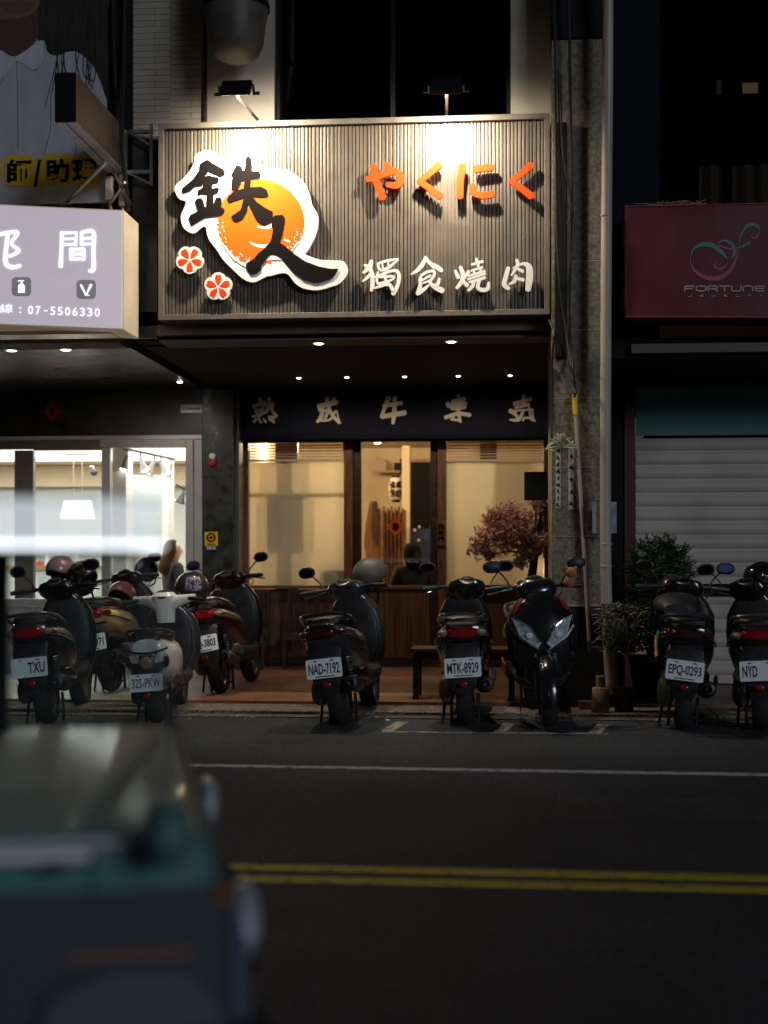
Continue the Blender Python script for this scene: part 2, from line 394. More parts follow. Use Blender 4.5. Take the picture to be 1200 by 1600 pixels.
pa_ = G(1085,1262); struct(MB().prismz([(pa_.x-.7,pa_.y-.35),(pa_.x+1.6,pa_.y-.30),(pa_.x+1.65,pa_.y+.32),(pa_.x-.66,pa_.y+.28)],-.01,.002).build('road_patch', asphalt('patched_asphalt', (.034,.038,.046), .5)))
# litter and leaves on the apron
lm = MB()
for i in range(70):
    x = random.uniform(-4.5,3.2); y = random.uniform(10.6,11.6); s = random.uniform(.008,.022); a = random.random()*6
    z = .012 if y < 11.12 else .039
    lm.quad(*[(x+s*math.cos(a+k*1.57)*(1 if k%2 else .5), y+s*math.sin(a+k*1.57), z+random.uniform(0,.006)) for k in range(4)])
o = lm.build('fallen_leaves', M['paper']); o['kind'] = 'stuff'; o['label'] = 'scraps of litter and dry leaves scattered along the gutter'

# ============================================================ BUILDINGS
# ---- main building: walls, upper storey, pillar, arcade ceiling
B = thing('shop_building', 'grill restaurant building with white tiled upper wall and dark window above the ribbed sign', 'building', (0,YF,0))
ZC = P(600,528,YF).z                # arcade ceiling
zt = P(600,-60,YF).z+1.6
zw = P(600,208,YF).z
xa, xb = P(208,100,YF).x, P(266,100,YF).x
MB().box(xa,xb,YF,YF+.3,zw,zt).build('tiled_wall', M['wtile'], B)
MB().box(xb+.0,P(318,100,YF).x,YF+.05,YF+.3,zw,zt).build('tiled_wall', M['wtile'], B)
panel = mat('cream_render', (.34,.31,.26), .7, var=.15, scale=2.5, bump=.1)
MB().box(P(323,100,YF).x,P(428,100,YF).x,YF+.02,YF+.3,zw,zt).build('rendered_wall', panel, B)
MB().box(P(318,100,YF).x,P(323,100,YF).x,YF-.01,YF+.3,zw,zt).build('downpipe', M['darkwood'], B)  # dark strip drawn along the gap between wall sections
MB().box(P(798,100,YF).x,P(862,100,YF).x,YF+.02,YF+.3,zw,zt).build('rendered_wall', panel, B)
x0,x1 = P(428,100,YF).x, P(798,100,YF).x
wf = MB().box(x0,x0+.035,YF+.08,YF+.2,zw,zt).box(x1-.035,x1,YF+.08,YF+.2,zw,zt)
for k in (.5,): wf.box(x0+(x1-x0)*k-.02,x0+(x1-x0)*k+.02,YF+.14,YF+.18,zw,zt)
fr = wf.build('window', M['black'], B)
MB().box(x0+.01,x1-.01,YF+.2,YF+.21,zw,zt).build('pane', glass('dark_glass', (.10,.11,.12), .012), fr)
MB().box(x0-.2,x1+.2,YF+1.2,YF+1.25,zw,zt).build('room_wall', M['void'], B)
# lower wall behind sign and between signs
MB().box(xa,XP0,YF+.03,YF+.3,ZC+.01,zw-.001).build('dark_wall', M['darkwall'], B)
MB().box(P(208,300,YF).x,P(247,300,YF).x,YF-.03,YF+.028,ZC+.02,zw-.01).build('marble_strip', M['marble'], B)
# arcade ceiling
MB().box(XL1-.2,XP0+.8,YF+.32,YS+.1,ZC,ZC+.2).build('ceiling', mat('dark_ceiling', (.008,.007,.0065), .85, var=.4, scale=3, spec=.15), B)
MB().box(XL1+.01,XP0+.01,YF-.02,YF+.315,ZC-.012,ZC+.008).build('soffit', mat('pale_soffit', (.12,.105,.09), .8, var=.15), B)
MB().box(XL1+.01,XP0-.001,YF-.12,YF-.022,ZC+.03,P(600,506,YF).z).build('front_beam', M['beam'], B)
# party wall beam and column on the left
zb = P(365,590,15.2).z
MB().box(XL0,XL1,YF-.03,YS+.2,zb,ZC+.25).build('beam', M['beam'], B, bevel=.006)
MB().box(XL0,XL1,15.2,YS+.6,WALK,zb-.002).build('column', M['marble_grey'], B, bevel=.004)
MB().box(XL1,XL1+.05,15.25,YS+.3,WALK,zb-.004).build('metal_jamb', mat('grey_jamb', (.06,.065,.065), .5, .1), B)
# granite pillar
zg0, zg1 = P(900,945,YP).z, P(900,62,YP).z
p = MB().box(XP0,XP1,YP,YF+.7,zg0,zg1).build('pillar', M['granite'], B, bevel=.004)
jm = MB()
for v in (408,515,622,730,838): jm.box(XP0-.001,XP1+.001,YP-.0015,YP+.01,P(900,v+.5,YP).z,P(900,v-.5,YP).z)
jm.build('joint', M['gjoint'], p)
MB().box(XP0-.006,XP1+.006,YP-.015,YF+.7,zg0-.012,zg0).build('ledge', M['gjoint'], B)
MB().box(XP0+.006,XP1-.006,YP+.02,YF+.7,.0,zg0-.013).build('pillar_base', M['marble'], B)
MB().box(XP0,XP1,YP,YF+.7,zg1+.001,zt).build('pillar_top', M['black'], B)
MB().box(XP0+.02,XP1-.02,YP-.02,YP-.001,P(900,60,YP).z,P(900,40,YP).z).build('band', M['darkwall'], B)
MB().box(P(866,800,YS).x+.05,P(866,800,YS).x+.2,YF+.705,YS,WALK,ZC-.001).build('side_wall', M['darkwall'], B)
MB().box(P(867,300,11.48).x,P(886,300,11.48).x,11.48,YP-.003,P(876,558,11.5).z,P(876,192,11.5).z).build('cable_duct', M['black'], B, bevel=.004)

# ---- shopfront of the restaurant (frames, windows, wainscot)
S = thing('shopfront', 'brown timber shopfront with two frosted windows and a clear middle door', 'shopfront', (P(620,900,YS).x,YS,WALK))
zTop, zSill, zBot = P(600,690,YS).z, P(600,915,YS).z, WALK
def post(u0,u1,y0=-.05,y1=.09,name='post',mt='wood',z0=None,z1=None):
    a = P(u0,800,YS).x; b = P(u1,800,YS).x
    return MB().box(a,b,YS+y0,YS+y1,zBot if z0 is None else z0,zTop if z1 is None else z1).build(name, M[mt], S, bevel=.004)
xs0, xs1 = P(375,800,YS).x, P(862,800,YS).x
post(375,389); post(538,552); post(552,564,.0,.08,mt='darkwood'); post(672,684,.0,.08,mt='darkwood'); post(684,697); post(850,864,-.05,.05,mt='darkwood')
MB().box(xs0-.03,xs1+.25,YS-.045,YS+.1,zTop+.001,ZC-.003).build('header', M['darkwood'], S)
MB().box(P(389.5,915,YS).x,P(537.5,915,YS).x,YS-.09,YS+.085,zSill-.035,zSill).build('sill', M['wood'], S, bevel=.004)
MB().box(P(564.5,915,YS).x,P(671.5,915,YS).x,YS-.02,YS+.07,zSill-.04,zSill).build('sill', M['wood'], S, bevel=.004)
MB().box(P(697.5,915,YS).x,P(849.5,915,YS).x,YS-.09,YS+.085,zSill-.035,zSill).build('sill', M['wood'], S, bevel=.004)
def wains(u0,u1,dy=0):
    a = P(u0,915,YS).x; b = P(u1,915,YS).x; m = MB(); n = max(2,int((b-a)/.115)); w = (b-a)/n
    for i in range(n): m.box(a+i*w+.0015,a+(i+1)*w-.0015,YS+dy,YS+dy+.03,zBot+.10,zSill-.041)
    m.box(a,b,YS+dy+.012,YS+dy+.05,zBot+.1,zSill-.042)
    m.build('wainscot', M['woodpanel'], S, bevel=.002)
    MB().box(a,b,YS+dy-.012,YS+dy+.05,zBot,zBot+.098).build('kickboard', M['darkwood'], S)
wains(389.5,537.5); wains(564.5,671.5,.005); wains(697.5,849.5)
for u0,u1,wins in ((389.5,537.5,0),(697.5,849.5,1)):
    a, b, z0, z1 = R(u0,690.5,u1,721,YS)
    f_ = MB().box(a,b,YS-.03,YS+.05,z1-.012,z1).box(a,b,YS-.03,YS+.05,z0,z0+.012).box(a,a+.012,YS-.029,YS+.05,z0+.0125,z1-.0125).box(b-.012,b,YS-.029,YS+.05,z0+.0125,z1-.0125).build('louvre', mat('vent_frame', (.66,.56,.43), .5), S)
    sl_ = MB(); nb = 5
    for k in range(nb):
        xa_ = a+.014+(b-a-.028)*k/nb; xb_ = a+.014+(b-a-.028)*(k+1)/nb-.006
        for j in range(6):
            zz = z0+.016+(z1-z0-.03)*j/6
            sl_.box(xa_,xb_,YS-.012+(k%2)*.006,YS+.02,zz,zz+.011)
    sl_.build('slat_panel', mat('vent_slat', (.46,.37,.28), .55), f_)
    a, b, z0, z1 = R(u0,722,u1,914,YS)
    MB().box(a,b,YS+.02,YS+.026,zSill+.001,z0 if z0 > zSill+.5 else R(u0,722,u1,723,YS)[3]).build('frosted_pane', M['film'], S)
a, b, z0, z1 = R(564.5,696,671.5,914,YS)
MB().box(a,b,YS+.03,YS+.036,zSill+.002,zTop).build('door_pane', M['glass'], S)
a, b, z0, z1 = R(684,814,696,853,YS-.06)
sg = MB().box(a-.01,b+.005,YS-.075,YS-.052,z0,z1).build('door_plaque', M['wood'], S, bevel=.004)
tx = MB()
for k,ch in enumerate('自動門'): tx.text(ch,a+.005,b-.012,z1-.03-(k+1)*(z1-z0-.06)/3+.012,z1-.03-k*(z1-z0-.06)/3,YS-.079,YS-.0755,.02)
tx.build('plaque_text', M['letterblack'], sg)
# noren valance
Yn = YS-.25
N = thing('shop_curtain', 'long navy cloth valance with five beige brush characters hung under the arcade ceiling', 'curtain', (P(615,690,Yn).x,Yn,P(615,690,Yn).z))
a, b, z0, z1 = R(369,606,861,686,Yn)
rows = 6; cols = 120; m = MB(); vs = []
for j in range(rows+1):
    for i in range(cols+1):
        x = a+(b-a)*i/cols; z = z1-(z1-z0)*j/rows
        vs.append((x, Yn+.010*math.sin(i*.45)*(j/rows)**1.2+.006*math.sin(i*1.3+1)*(j/rows), z))
m.add(vs,[(j*(cols+1)+i,j*(cols+1)+i+1,(j+1)*(cols+1)+i+1,(j+1)*(cols+1)+i) for j in range(rows) for i in range(cols)])
m.build('cloth', M['noren'], N, smooth=True, solid=.004)
MB().tube([(a-.05,Yn,z1+.004),(b+.05,Yn,z1+.004)],.014).build('rod', M['darkwood'], N, smooth=True)
Z6, Z7 = (380,610,5), (620,610,5)
NOREN = {
 '0': (Z6,[[(130,65,25),(136,92,25)],[(80,125,30),(165,95,32)],[(95,122,22),(100,165,25),(150,142,25)],[(165,98,20),(150,150,20),(135,190,25),(122,212,20)],[(75,205,20),(165,175,22)],[(200,65,33),(207,120,30),(175,172,25)],[(175,118,24),(230,100,24),(226,160,20),(262,202,22),(200,206,16)],[(105,222,18),(85,245,22)],[(122,226,14),(138,250,20)],[(158,222,14),(176,247,20)],[(205,222,22),(240,248,22)],[(212,236,18),(238,220,20)]]),
 '1': (Z6,[[(592,118,30),(600,152,35)],[(600,124,38),(660,108,40),(728,92,36)],[(655,65,33),(664,110,28),(690,185,26),(752,252,26)],[(712,62,24),(696,82,18)],[(622,150,28),(606,215,35),(580,245,22)],[(612,165,24),(662,158,24),(642,215,24)],[(592,236,18),(676,230,18),(712,176,22),(728,162,18)],[(735,170,12),(745,225,14),(750,250,18)]]),
 '3': (Z7,[[(480,42,25),(490,80,25)],[(438,86,30),(528,64,30)],[(398,105,35),(438,142,28)],[(402,120,30),(500,96,28),(545,102,12),(520,135,10)],[(450,128,24),(520,112,22)],[(458,150,20),(535,134,20)],[(482,80,24),(486,190,24),(496,244,20)],[(382,212,30),(480,182,30),(568,192,32)],[(425,226,18),(500,236,18)],[(444,196,18),(438,226,18)]]),
 '4': (Z7,[[(990,42,28),(996,112,28)],[(922,104,34),(1046,68,28)],[(930,134,24),(1032,112,22)],[(888,160,38),(928,188,25),(942,215,22)],[(900,166,28),(960,155,16),(1062,150,16)],[(988,162,20),(952,228,30),(884,230,12)],[(1030,100,12),(1046,215,16),(1076,236,20)],[(1058,150,14),(1066,222,14)],[(985,236,14),(1000,216,16),(1056,216,16)]]),
}
NS = [[(607,622,8),(597,648,5)],[(600,634,6),(627,630,6)],[(597,651,7),(632,645,8)],[(617,621,6),(616,645,7),(614,661,5)]]
def chars(parent, name, sets, Y, thick, material, each=None):
    for z6, strokes in sets:
        m = MB()
        for i, st in enumerate(strokes):
            e = i*.0005
            m.stroke(zst(st,*z6,Y), Y-thick-e, Y+thick-e*.5)
        m.build(name, material, parent)
chars(N, 'character', [NOREN['0'],NOREN['1'],((0,0,1),NS),NOREN['3'],NOREN['4']], Yn-.021, .003, M['beige_ink'])

# downlights
def downlight(u, v, y, z, s, label, col=(1,.86,.62), r=.035, grp='small ceiling downlights of the arcade', watt=0, n='ceiling_light', tilt=0):
    x = P(u,v,y).x
    t = thing(n, label, 'lamp', (x,y,z), grp)
    MB().lathe([(r*1.35,0),(r*1.35,-.006),(r,-.008),(r*.96,-.002),(r*.96,.0)],(x,y,z),(0,0,1),20,False).build('trim', M['alu'], t, smooth=True)
    MB().lathe([(r*.95,-.001),(r*.7,-.012),(.001,-.016)],(x,y,z),(0,0,1),20).build('bulb', emis('lamp_%.1f_%.2f'%(s,col[2]), col, s), t, smooth=True)
    if watt:
        ld = bpy.data.lights.new('bulb_light','SPOT'); ld.energy = watt; ld.color = col; ld.spot_size = rad(110); ld.spot_blend = .6; ld.shadow_soft_size = .04
        lo = bpy.data.objects.new('bulb_light', ld); COL.objects.link(lo); lo.parent = t; lo.location = (0,0,-.04); lo.rotation_euler = (rad(tilt),0,0)
yl = (P(600,880,1).y) 
zc = ZC-.001
ydl = (zc-CAM_H)*F/(880-588)*.996
for i,(u,v) in enumerate(((467,588),(542,587),(632,588),(716,587),(797,590))):
    downlight(u, v, ydl, zc, 16, ['first small lit downlight from the left beam, above the valance','second small lit downlight from the left beam, above the valance','middle of five small lit downlights above the valance','fourth small lit downlight along, above the valance','small lit downlight nearest the granite pillar, above the valance'][i], r=.024, watt=15, tilt=34)
for i,(u,lb) in enumerate(((498,'wide downlight in the pale soffit under the round logo'),(705,'wide downlight in the pale soffit under the white lettering'))):
    downlight(u, 525, YF+.14, ZC-.0125, 10, lb, r=.045, watt=13)
# ============================================================ SIGNS
YG = 11.62                      # ribbed face of the main sign
T = thing('shop_sign', 'large ribbed taupe signboard with black characters over an orange disc and raised kana', 'sign', (P(553,497,YG).x, YG+.1, P(553,500,YG).z))
a, b, _, _ = R(249,190,859,497,YG); zb0 = P(554,497,YG).z; zt0 = P(554,187,YG).z
fw = .045
fm = MB().box(a,b,YG-.04,YF-.03,zt0-fw,zt0).box(a,b,YG-.04,YF-.03,zb0,zb0+fw).box(a,a+fw,YG-.039,YF-.03,zb0+fw+.0005,zt0-fw-.0005).box(b-fw,b,YG-.039,YF-.03,zb0+fw+.0005,zt0-fw-.0005)
fm.build('frame', M['signframe'], T, bevel=.003)
# ribs: trapezoid profile, real geometry
nr = 104; w0 = (b-a-2*fw)/nr; prof = []; rj = random.Random(9); ed = [a+fw+i*w0+(rj.uniform(-.13,.13)*w0 if 0 < i < nr else 0) for i in range(nr+1)]
for i in range(nr):
    x = ed[i]; w = ed[i+1]-ed[i]; q_ = rj.uniform(-.0012,.0022); t_ = rj.uniform(-.0012,.0012)
    prof += [(x, YG+.016), (x+.08*w, YG+.016), (x+.15*w, YG+.003+q_+t_), (x+.5*w, YG+q_), (x+.85*w, YG+.003+q_-t_), (x+.92*w, YG+.016)]
prof.append((b-fw, YG+.016)); m = MB(); n = len(prof)
m.add([(x,y,zb0+fw-.002) for x,y in prof]+[(x,y,zt0-fw+.002) for x,y in prof], [(i,i+1,i+1+n,i+n) for i in range(n-1)])
m.build('ribbed_panel', M['rib'], T, smooth=True, ang=50)
Yl = YG-.075                    # plane of the big logo
sil = [(330,207),(375,225),(440,272),(475,255),(520,205),(565,185),(610,200),(630,250),(640,290),(720,310),(790,325),(850,365),(890,410),(915,470),(930,530),(960,580),(962,640),(945,710),(905,790),(890,815),(970,845),(1050,850),(1110,855),(1135,890),(1130,940),(1090,985),(1040,1005),(960,1025),(880,1015),(830,985),(790,935),(755,925),(690,940),(660,945),(600,975),(560,975),(520,955),(470,910),(410,850),(370,790),(320,720),(300,650),(240,690),(200,680),(170,650),(160,590),(190,510),(150,490),(125,445),(130,410),(175,370),(215,320),(240,270),(245,235),(285,212)]
lg = MB().prism(zs(cat(sil,True,4),240,180,3.75,Yl),Yl,Yl+.035).build('logo_board', M['letterwhite'], T)
rg = random.Random(3); disc = []
for i in range(300):
    t = 2*math.pi*i/300; r = 258*(1+.008*math.sin(3*t+1)); dx, dz = math.cos(t), math.sin(t)
    rough = .2+1.0*max(0,math.sin(t+.0))*1.0 + .35*max(0,-dx)
    r -= abs(rg.gauss(0,1))*13*min(1.1,rough)
    if rg.random() < .05*rough: r -= rg.uniform(10,40)*rough
    disc.append((625+r*dx, 628+r*.985*dz))
MB().prism(zs(disc,240,180,3.75,Yl),Yl-.003,Yl-.0005).build('orange_disc', M['sunorange'], lg)
m = MB()
for i,st in enumerate(([(612,652,10),(650,660,14),(690,650,20)],[(560,742,3),(600,762,16),(650,768,20),(690,757,14)],[(600,855,10),(680,838,22),(760,835,26)],[(770,730,14),(800,742,8)],[(395,740,5),(440,800,12),(480,850,14)],[(450,815,5),(500,860,12),(540,885,10)],[(820,780,6),(846,745,12)],[(860,470,5),(880,500,8)])):
    MB().stroke(zst(st,240,180,3.75,Yl),Yl-.0038-i*.0002,Yl-.0032).build('brush_gap', M['letterwhite'], lg)
for k in range(60):
    t = rg.uniform(.1,3.3); r = rg.uniform(215,250); cx, cz = 625+r*math.cos(t), 628+r*math.sin(t); q = rg.uniform(2,6)
    m.prism(zs([(cx+q*rg.uniform(.5,1.4)*math.cos(j*1.05), cz+q*rg.uniform(.5,1.2)*math.sin(j*1.05)) for j in range(6)],240,180,3.75,Yl),Yl-.0052-k*.00002,Yl-.0035)
o = m.build('paint_fleck', M['letterwhite'], lg); o['kind'] = 'stuff'
Z1 = (260,220,6.667); Z2 = (360,320,6)
polys = [
 (Z1,[(430,195),(490,240),(595,295),(615,330),(605,360),(560,378),(440,320),(400,375),(375,470),(300,480),(250,525),(185,550),(163,530),(170,495),(275,405),(345,305),(350,240)]),
 (Z1,[(400,372),(445,362),(480,375),(530,380),(552,405),(540,440),(480,450),(480,500),(530,485),(552,505),(540,540),(495,560),(490,695),(415,695),(425,560),(375,555),(330,565),(330,520),(375,490),(385,460),(380,400)]),
 (Z1,[(265,885),(235,805),(250,775),(330,735),(300,625),(330,600),(365,600),(385,625),(400,690),(480,690),(515,600),(560,585),(582,620),(575,690),(610,720),(605,750),(575,780),(410,800),(330,845)]),
 (Z1,[(860,155),(885,190),(895,265),(890,330),(875,485),(870,600),(840,740),(800,815),(740,850),(700,840),(675,790),(775,720),(805,600),(808,480),(815,400),(815,315),(830,180)]),
 (Z1,[(690,330),(725,262),(760,258),(790,275),(795,310),(940,318),(975,325),(985,360),(970,395),(885,405),(790,420),(750,505),(700,520),(675,500),(685,400),(705,390),(675,365)]),
 (Z1,[(632,610),(650,575),(710,525),(860,485),(990,482),(1050,515),(1065,570),(1045,590),(960,590),(860,580),(805,600),(650,650)]),
 (Z1,[(860,560),(905,585),(945,640),(1030,700),(1110,740),(1105,835),(1025,885),(985,865),(935,825),(850,650)]),
 (Z2,[(405,105),(440,98),(490,97),(510,120),(510,170),(485,290),(465,355),(520,390),(570,440),(700,530),(830,580),(930,600),(1015,602),(985,660),(945,695),(850,730),(790,735),(690,705),(600,640),(540,570),(480,500),(400,455),(380,460),(340,510),(290,580),(290,615),(245,648),(195,655),(148,595),(148,550),(220,510),(260,460),(330,400),(380,340),(400,230),(385,200)])]
m = MB()
for i,(z,p) in enumerate(polys): m.prism(zs(p,*z,Yl),Yl-.0069-i*.0003,Yl-.0058)
m.build('character', M['letterblack'], lg)
# raised kana and white characters, stood off the ribs
Yk = YG-.065
ZK = (560,240,4.138)
kana = [[[(66,166,42),(150,140,42),(232,116,42),(272,145,46),(268,190,46),(240,206,44),(192,204,34)],[(97,88,46),(118,180,48),(155,284,48)],[(182,76,40),(205,108,42)]],
        [[(520,78,44),(455,135,38),(396,181,34)],[(394,181,34),(460,225,42),(525,275,46)]],
        [[(672,86,48),(658,180,46),(657,276,46)],[(762,102,46),(810,95,44),(862,90,42)],[(738,214,44),(742,248,40),(795,272,42),(866,264,44)]],
        [[(1113,78,44),(1048,135,38),(988,181,34)],[(986,181,34),(1052,225,42),(1115,275,46)]]]
for c in kana:
    m = MB()
    for i, st in enumerate(c): m.stroke(zst(st,*ZK,Yk),Yk-.012-i*.0006,Yk+.014-i*.0004)
    m.build('kana_letter', M['letterorange'], T)
Z3 = (560,390,8.571); Z4 = (700,390,8.571)
han = [(Z3,[[(175,155,42),(150,232,62),(72,310,36)],[(85,215,34),(165,232,52)],[(150,238,52),(186,330,56),(192,430,58),(180,545,52)],[(62,425,24),(115,385,42),(160,335,42)],
            [(262,196,32),(290,270,38),(390,255,42),(532,140,26)],[(262,190,30),(390,152,36),(528,132,30)],[(318,182,22),(330,250,24)],[(402,158,24),(404,236,24)],
            [(238,380,26),(268,305,26)],[(224,378,24),(370,312,34),(500,285,40),(545,350,54),(525,490,52),(470,590,62)],
            [(252,365,30),(252,440,32),(290,470,32)],[(252,368,32),(350,366,38),(484,368,28),(420,422,32),(262,462,30)],[(350,345,32),(372,430,38),(392,480,36)],[(208,525,22),(300,495,38),(410,468,46),(462,545,50)]]),
       (Z3,[[(900,108,40),(860,200,58),(785,285,48),(712,330,22)],[(905,115,40),(960,185,48),(1060,240,62),(1112,282,56)],[(968,205,30),(1010,248,22)],[(838,354,34),(920,304,38),(1012,284,32)],[(1014,288,32),(1018,340,38),(962,424,38)],[(860,410,28),(962,352,32)],[(832,390,50),(830,480,54),(800,588,62)],[(800,590,60),(880,535,50),(942,482,28)],[(876,452,26),(950,420,26)],[(948,438,32),(1020,502,62),(1122,552,76)],[(1085,398,36),(1060,470,50),(1008,492,48)]]),
       (Z4,[[(100,288,36),(135,372,56)],[(168,240,46),(198,325,60),(188,420,54),(122,512,48)],[(276,300,50),(206,395,46)],[(188,408,46),(256,482,52)],[(380,128,34),(404,218,42)],[(322,202,32),(462,164,38)],[(318,285,28),(456,244,34)],[(350,268,26),(348,335,28)],[(430,250,26),(442,335,28)],[(278,358,28),(490,292,34)],[(268,402,30),(494,330,34)],[(290,440,34),(490,382,40)],[(350,428,42),(332,490,48),(278,548,40)],[(420,415,46),(400,505,54),(450,545,58),(530,530,56),(545,450,38)]]),
       (Z4,[[(805,254,54),(770,380,60),(752,470,62),(808,522,54)],[(922,145,40),(930,215,48),(852,342,30)],[(872,250,22),(1000,194,38),(1082,235,80),(1090,380,94),(1072,535,76)],[(928,258,36),(1000,294,46)],[(908,358,48),(892,425,52),(822,466,24)],[(918,388,40),(1004,410,52)]])]
for z, sts in han:
    m = MB()
    for i, st in enumerate(sts): m.stroke(zst(st,*z,Yk),Yk-.012-i*.0006,Yk+.014-i*.0004)
    m.build('raised_character', M['letterwhite'], T)
# two blossom badges
for (u,v,sz,rot) in ((297,406,21,0),(341.5,448,21,.63)):
    m = MB(); out = []
    for i in range(100):
        t = 2*math.pi*i/100; r = sz*(.86+.20*abs(math.cos(2.5*(t-math.pi/2-rot)))**.6)
        out.append((u+r*math.cos(t), v+r*math.sin(t)))
    fl = m.prism(zs(out,0,0,1,Yk),Yk-.01,Yk+.012).build('blossom_badge', M['letterwhite'], T)
    m = MB()
    for k in range(5):
        t = math.pi/2+rot+k*2*math.pi/5; q = []
        for rr, ww in ((.12,0),(.34,.14),(.58,.23),(.78,.21),(.90,.10),(.82,0),(.90,-.10),(.78,-.21),(.58,-.23),(.34,-.14)):
            q.append((u+sz*(rr*math.cos(t)-ww*math.sin(t)), v+sz*(rr*math.sin(t)+ww*math.cos(t))))
        m.prism(zs(q,0,0,1,Yk),Yk-.013,Yk-.0105)
    m.build('petal', M['letterorange'], fl)

# floodlights over the sign
warm = (1,.86,.66)
def flood(u, v, ua, va, label, tilt, aim, watt=34):
    yh = YG-.55
    c = P(u,v,yh); base = P(ua,va,YG+.1); base.z = zt0
    t = thing('floodlight', label, 'floodlight', tuple(c), 'floodlights on arms over the ribbed sign')
    MB().tube([base, base+Vector((0,-.02,.05)), c+Vector((0,.10,-.05)), c+Vector((0,.03,.0))],.013,6).build('arm', M['steel'], t, smooth=True)
    mt = Matrix.Rotation(rad(tilt),3,'X')
    MB().obox(c,(.24,.17,.055),mt).build('lamp_housing', M['black'], t, bevel=.008)
    MB().obox(c+mt @ Vector((0,0,-.031)),(.20,.13,.004),mt).build('lens', emis('flood_lens',(1,.82,.55),14), t)
    for s in (-1,1):
        MB().obox(c+mt @ Vector((s*.136,.0,-.02)),(.012,.05,.07),mt).obox(c+mt @ Vector((s*.155,.0,-.05)),(.05,.04,.012),mt).build('bracket', M['chrome'], t)
    ld = bpy.data.lights.new('flood_beam','SPOT'); ld.energy = watt; ld.color = warm; ld.spot_size = rad(170); ld.spot_blend = 1.0; ld.shadow_soft_size = .035
    lo = bpy.data.objects.new('flood_beam', ld); COL.objects.link(lo); lo.parent = t
    off = mt @ Vector((0,0,-.045)); lo.location = off
    d = (Vector(aim)-(c+off)); lo.rotation_euler = d.to_track_quat('-Z','Y').to_euler()
A1 = P(425,300,YG); A2 = P(692,300,YG)
flood(369,137,403,187,'black floodlight tilted on its arm above the round logo', 42, A1, 370)
flood(697,133,698,187,'dark floodlight seen end on above the orange kana lettering', 55, A2, 370)

# duct above
D = thing('exhaust_duct', 'fat grey exhaust duct hanging on the upper wall above the sign', 'duct', tuple(P(366,90,11.3)))
c0 = P(366,0,11.35); mduct = mat('galvanised_duct', (.085,.075,.066), .55, .1, var=.25, scale=5, rvar=.1)
rp = P(416,0,11.35).x-c0.x; zlo = P(366,92,11.35).z
pr = [(.02,zlo),(rp*.45,zlo+.012),(rp*.72,zlo+.06),(rp*.86,zlo+.15),(rp*.92,zlo+.3),(rp*1.02,c0.z-.05),(rp*1.03,c0.z+1.2)]
MB().lathe([(r,z) for r,z in pr],(c0.x-.0,11.42,0),(0,0,1),32).build('duct_body', mduct, D, smooth=True)
MB().lathe([(rp*1.03,c0.z-.06),(rp*1.06,c0.z-.055),(rp*1.06,c0.z-.02),(rp*1.03,c0.z-.015)],(c0.x,11.42,0),(0,0,1),32,False).build('duct_band', M['black'], D, smooth=True)

# ---- left light-box sign
Yb = 11.25; back = 11.72
L_ = thing('light_box_sign', 'pale lavender backlit box sign with white characters and a phone number', 'sign', tuple(P(60,515,Yb)))
q = [XZ(-330,304,Yb),XZ(190.5,330,Yb),XZ(190.5,513,Yb),XZ(-330,492,Yb)]
MB().prism(q,Yb,Yb+.012).build('sign_face', mat('lavender_face', (.5,.47,.52), .4, emit=(.60,.53,.61), es=.60, var=.06, scale=2), L_)
xr = q[1][0]; 
q2 = [(q[0][0],q[0][1]+.012),(xr+.014,q[1][1]+.012),(xr+.014,q[2][1]-.012),(q[3][0],q[3][1]-.012)]
MB().prism(q2,Yb+.013,back).build('sign_box', mat('cream_sign_side', (.62,.54,.40), .5, var=.12, scale=3, emit=(.8,.62,.38), es=.10), L_, bevel=.006)
ZL = (0,300,3.333)
glow = emis('lit_letter',(.86,.92,1),1.05)
m = MB()
for i,st in enumerate(([(-5,222,20),(40,212,20),(92,212,22),(60,268,18),(98,306,22),(50,335,16)],[(40,225,22),(28,360,26),(60,392,24),(104,384,18)])):
    m.stroke(zst(st,*ZL,Yb),Yb-.006-i*.0005,Yb-.001)
m.build('character', glow, L_)
m = MB()
for i,st in enumerate(([(322,212,20),(320,300,20),(316,385,26)],[(322,214,16),(398,212,16),(394,275,16)],[(325,245,13),(390,243,13)],[(325,274,13),(390,272,13)],[(424,212,16),(424,274,16)],[(424,212,16),(486,208,20),(486,310,20),(486,400,24),(466,412,16)],[(428,242,13),(480,240,13)],[(428,272,13),(480,270,13)],[(370,298,18),(370,350,18)],[(370,300,16),(436,298,16)],[(436,298,18),(436,350,18)],[(372,324,12),(434,323,12)],[(370,350,14),(436,349,14)])):
    m.stroke(zst(st,*ZL,Yb),Yb-.006-i*.0005,Yb-.001,smooth=len(st)>2 and i in (0,5))
m.build('character', glow, L_)
def rrect(u0,v0,u1,v1,r):
    o_=[]
    for cx,cy,a0 in ((u1-r,v0+r,-90),(u1-r,v1-r,0),(u0+r,v1-r,90),(u0+r,v0+r,180)):
        for k in range(5):
            t = rad(a0+k*22.5); o_.append((cx+r*math.cos(t),cy+r*math.sin(t)))
    return o_
greyicon = mat('icon_grey', (.30,.28,.29), .5, emit=(.40,.37,.39), es=.28)
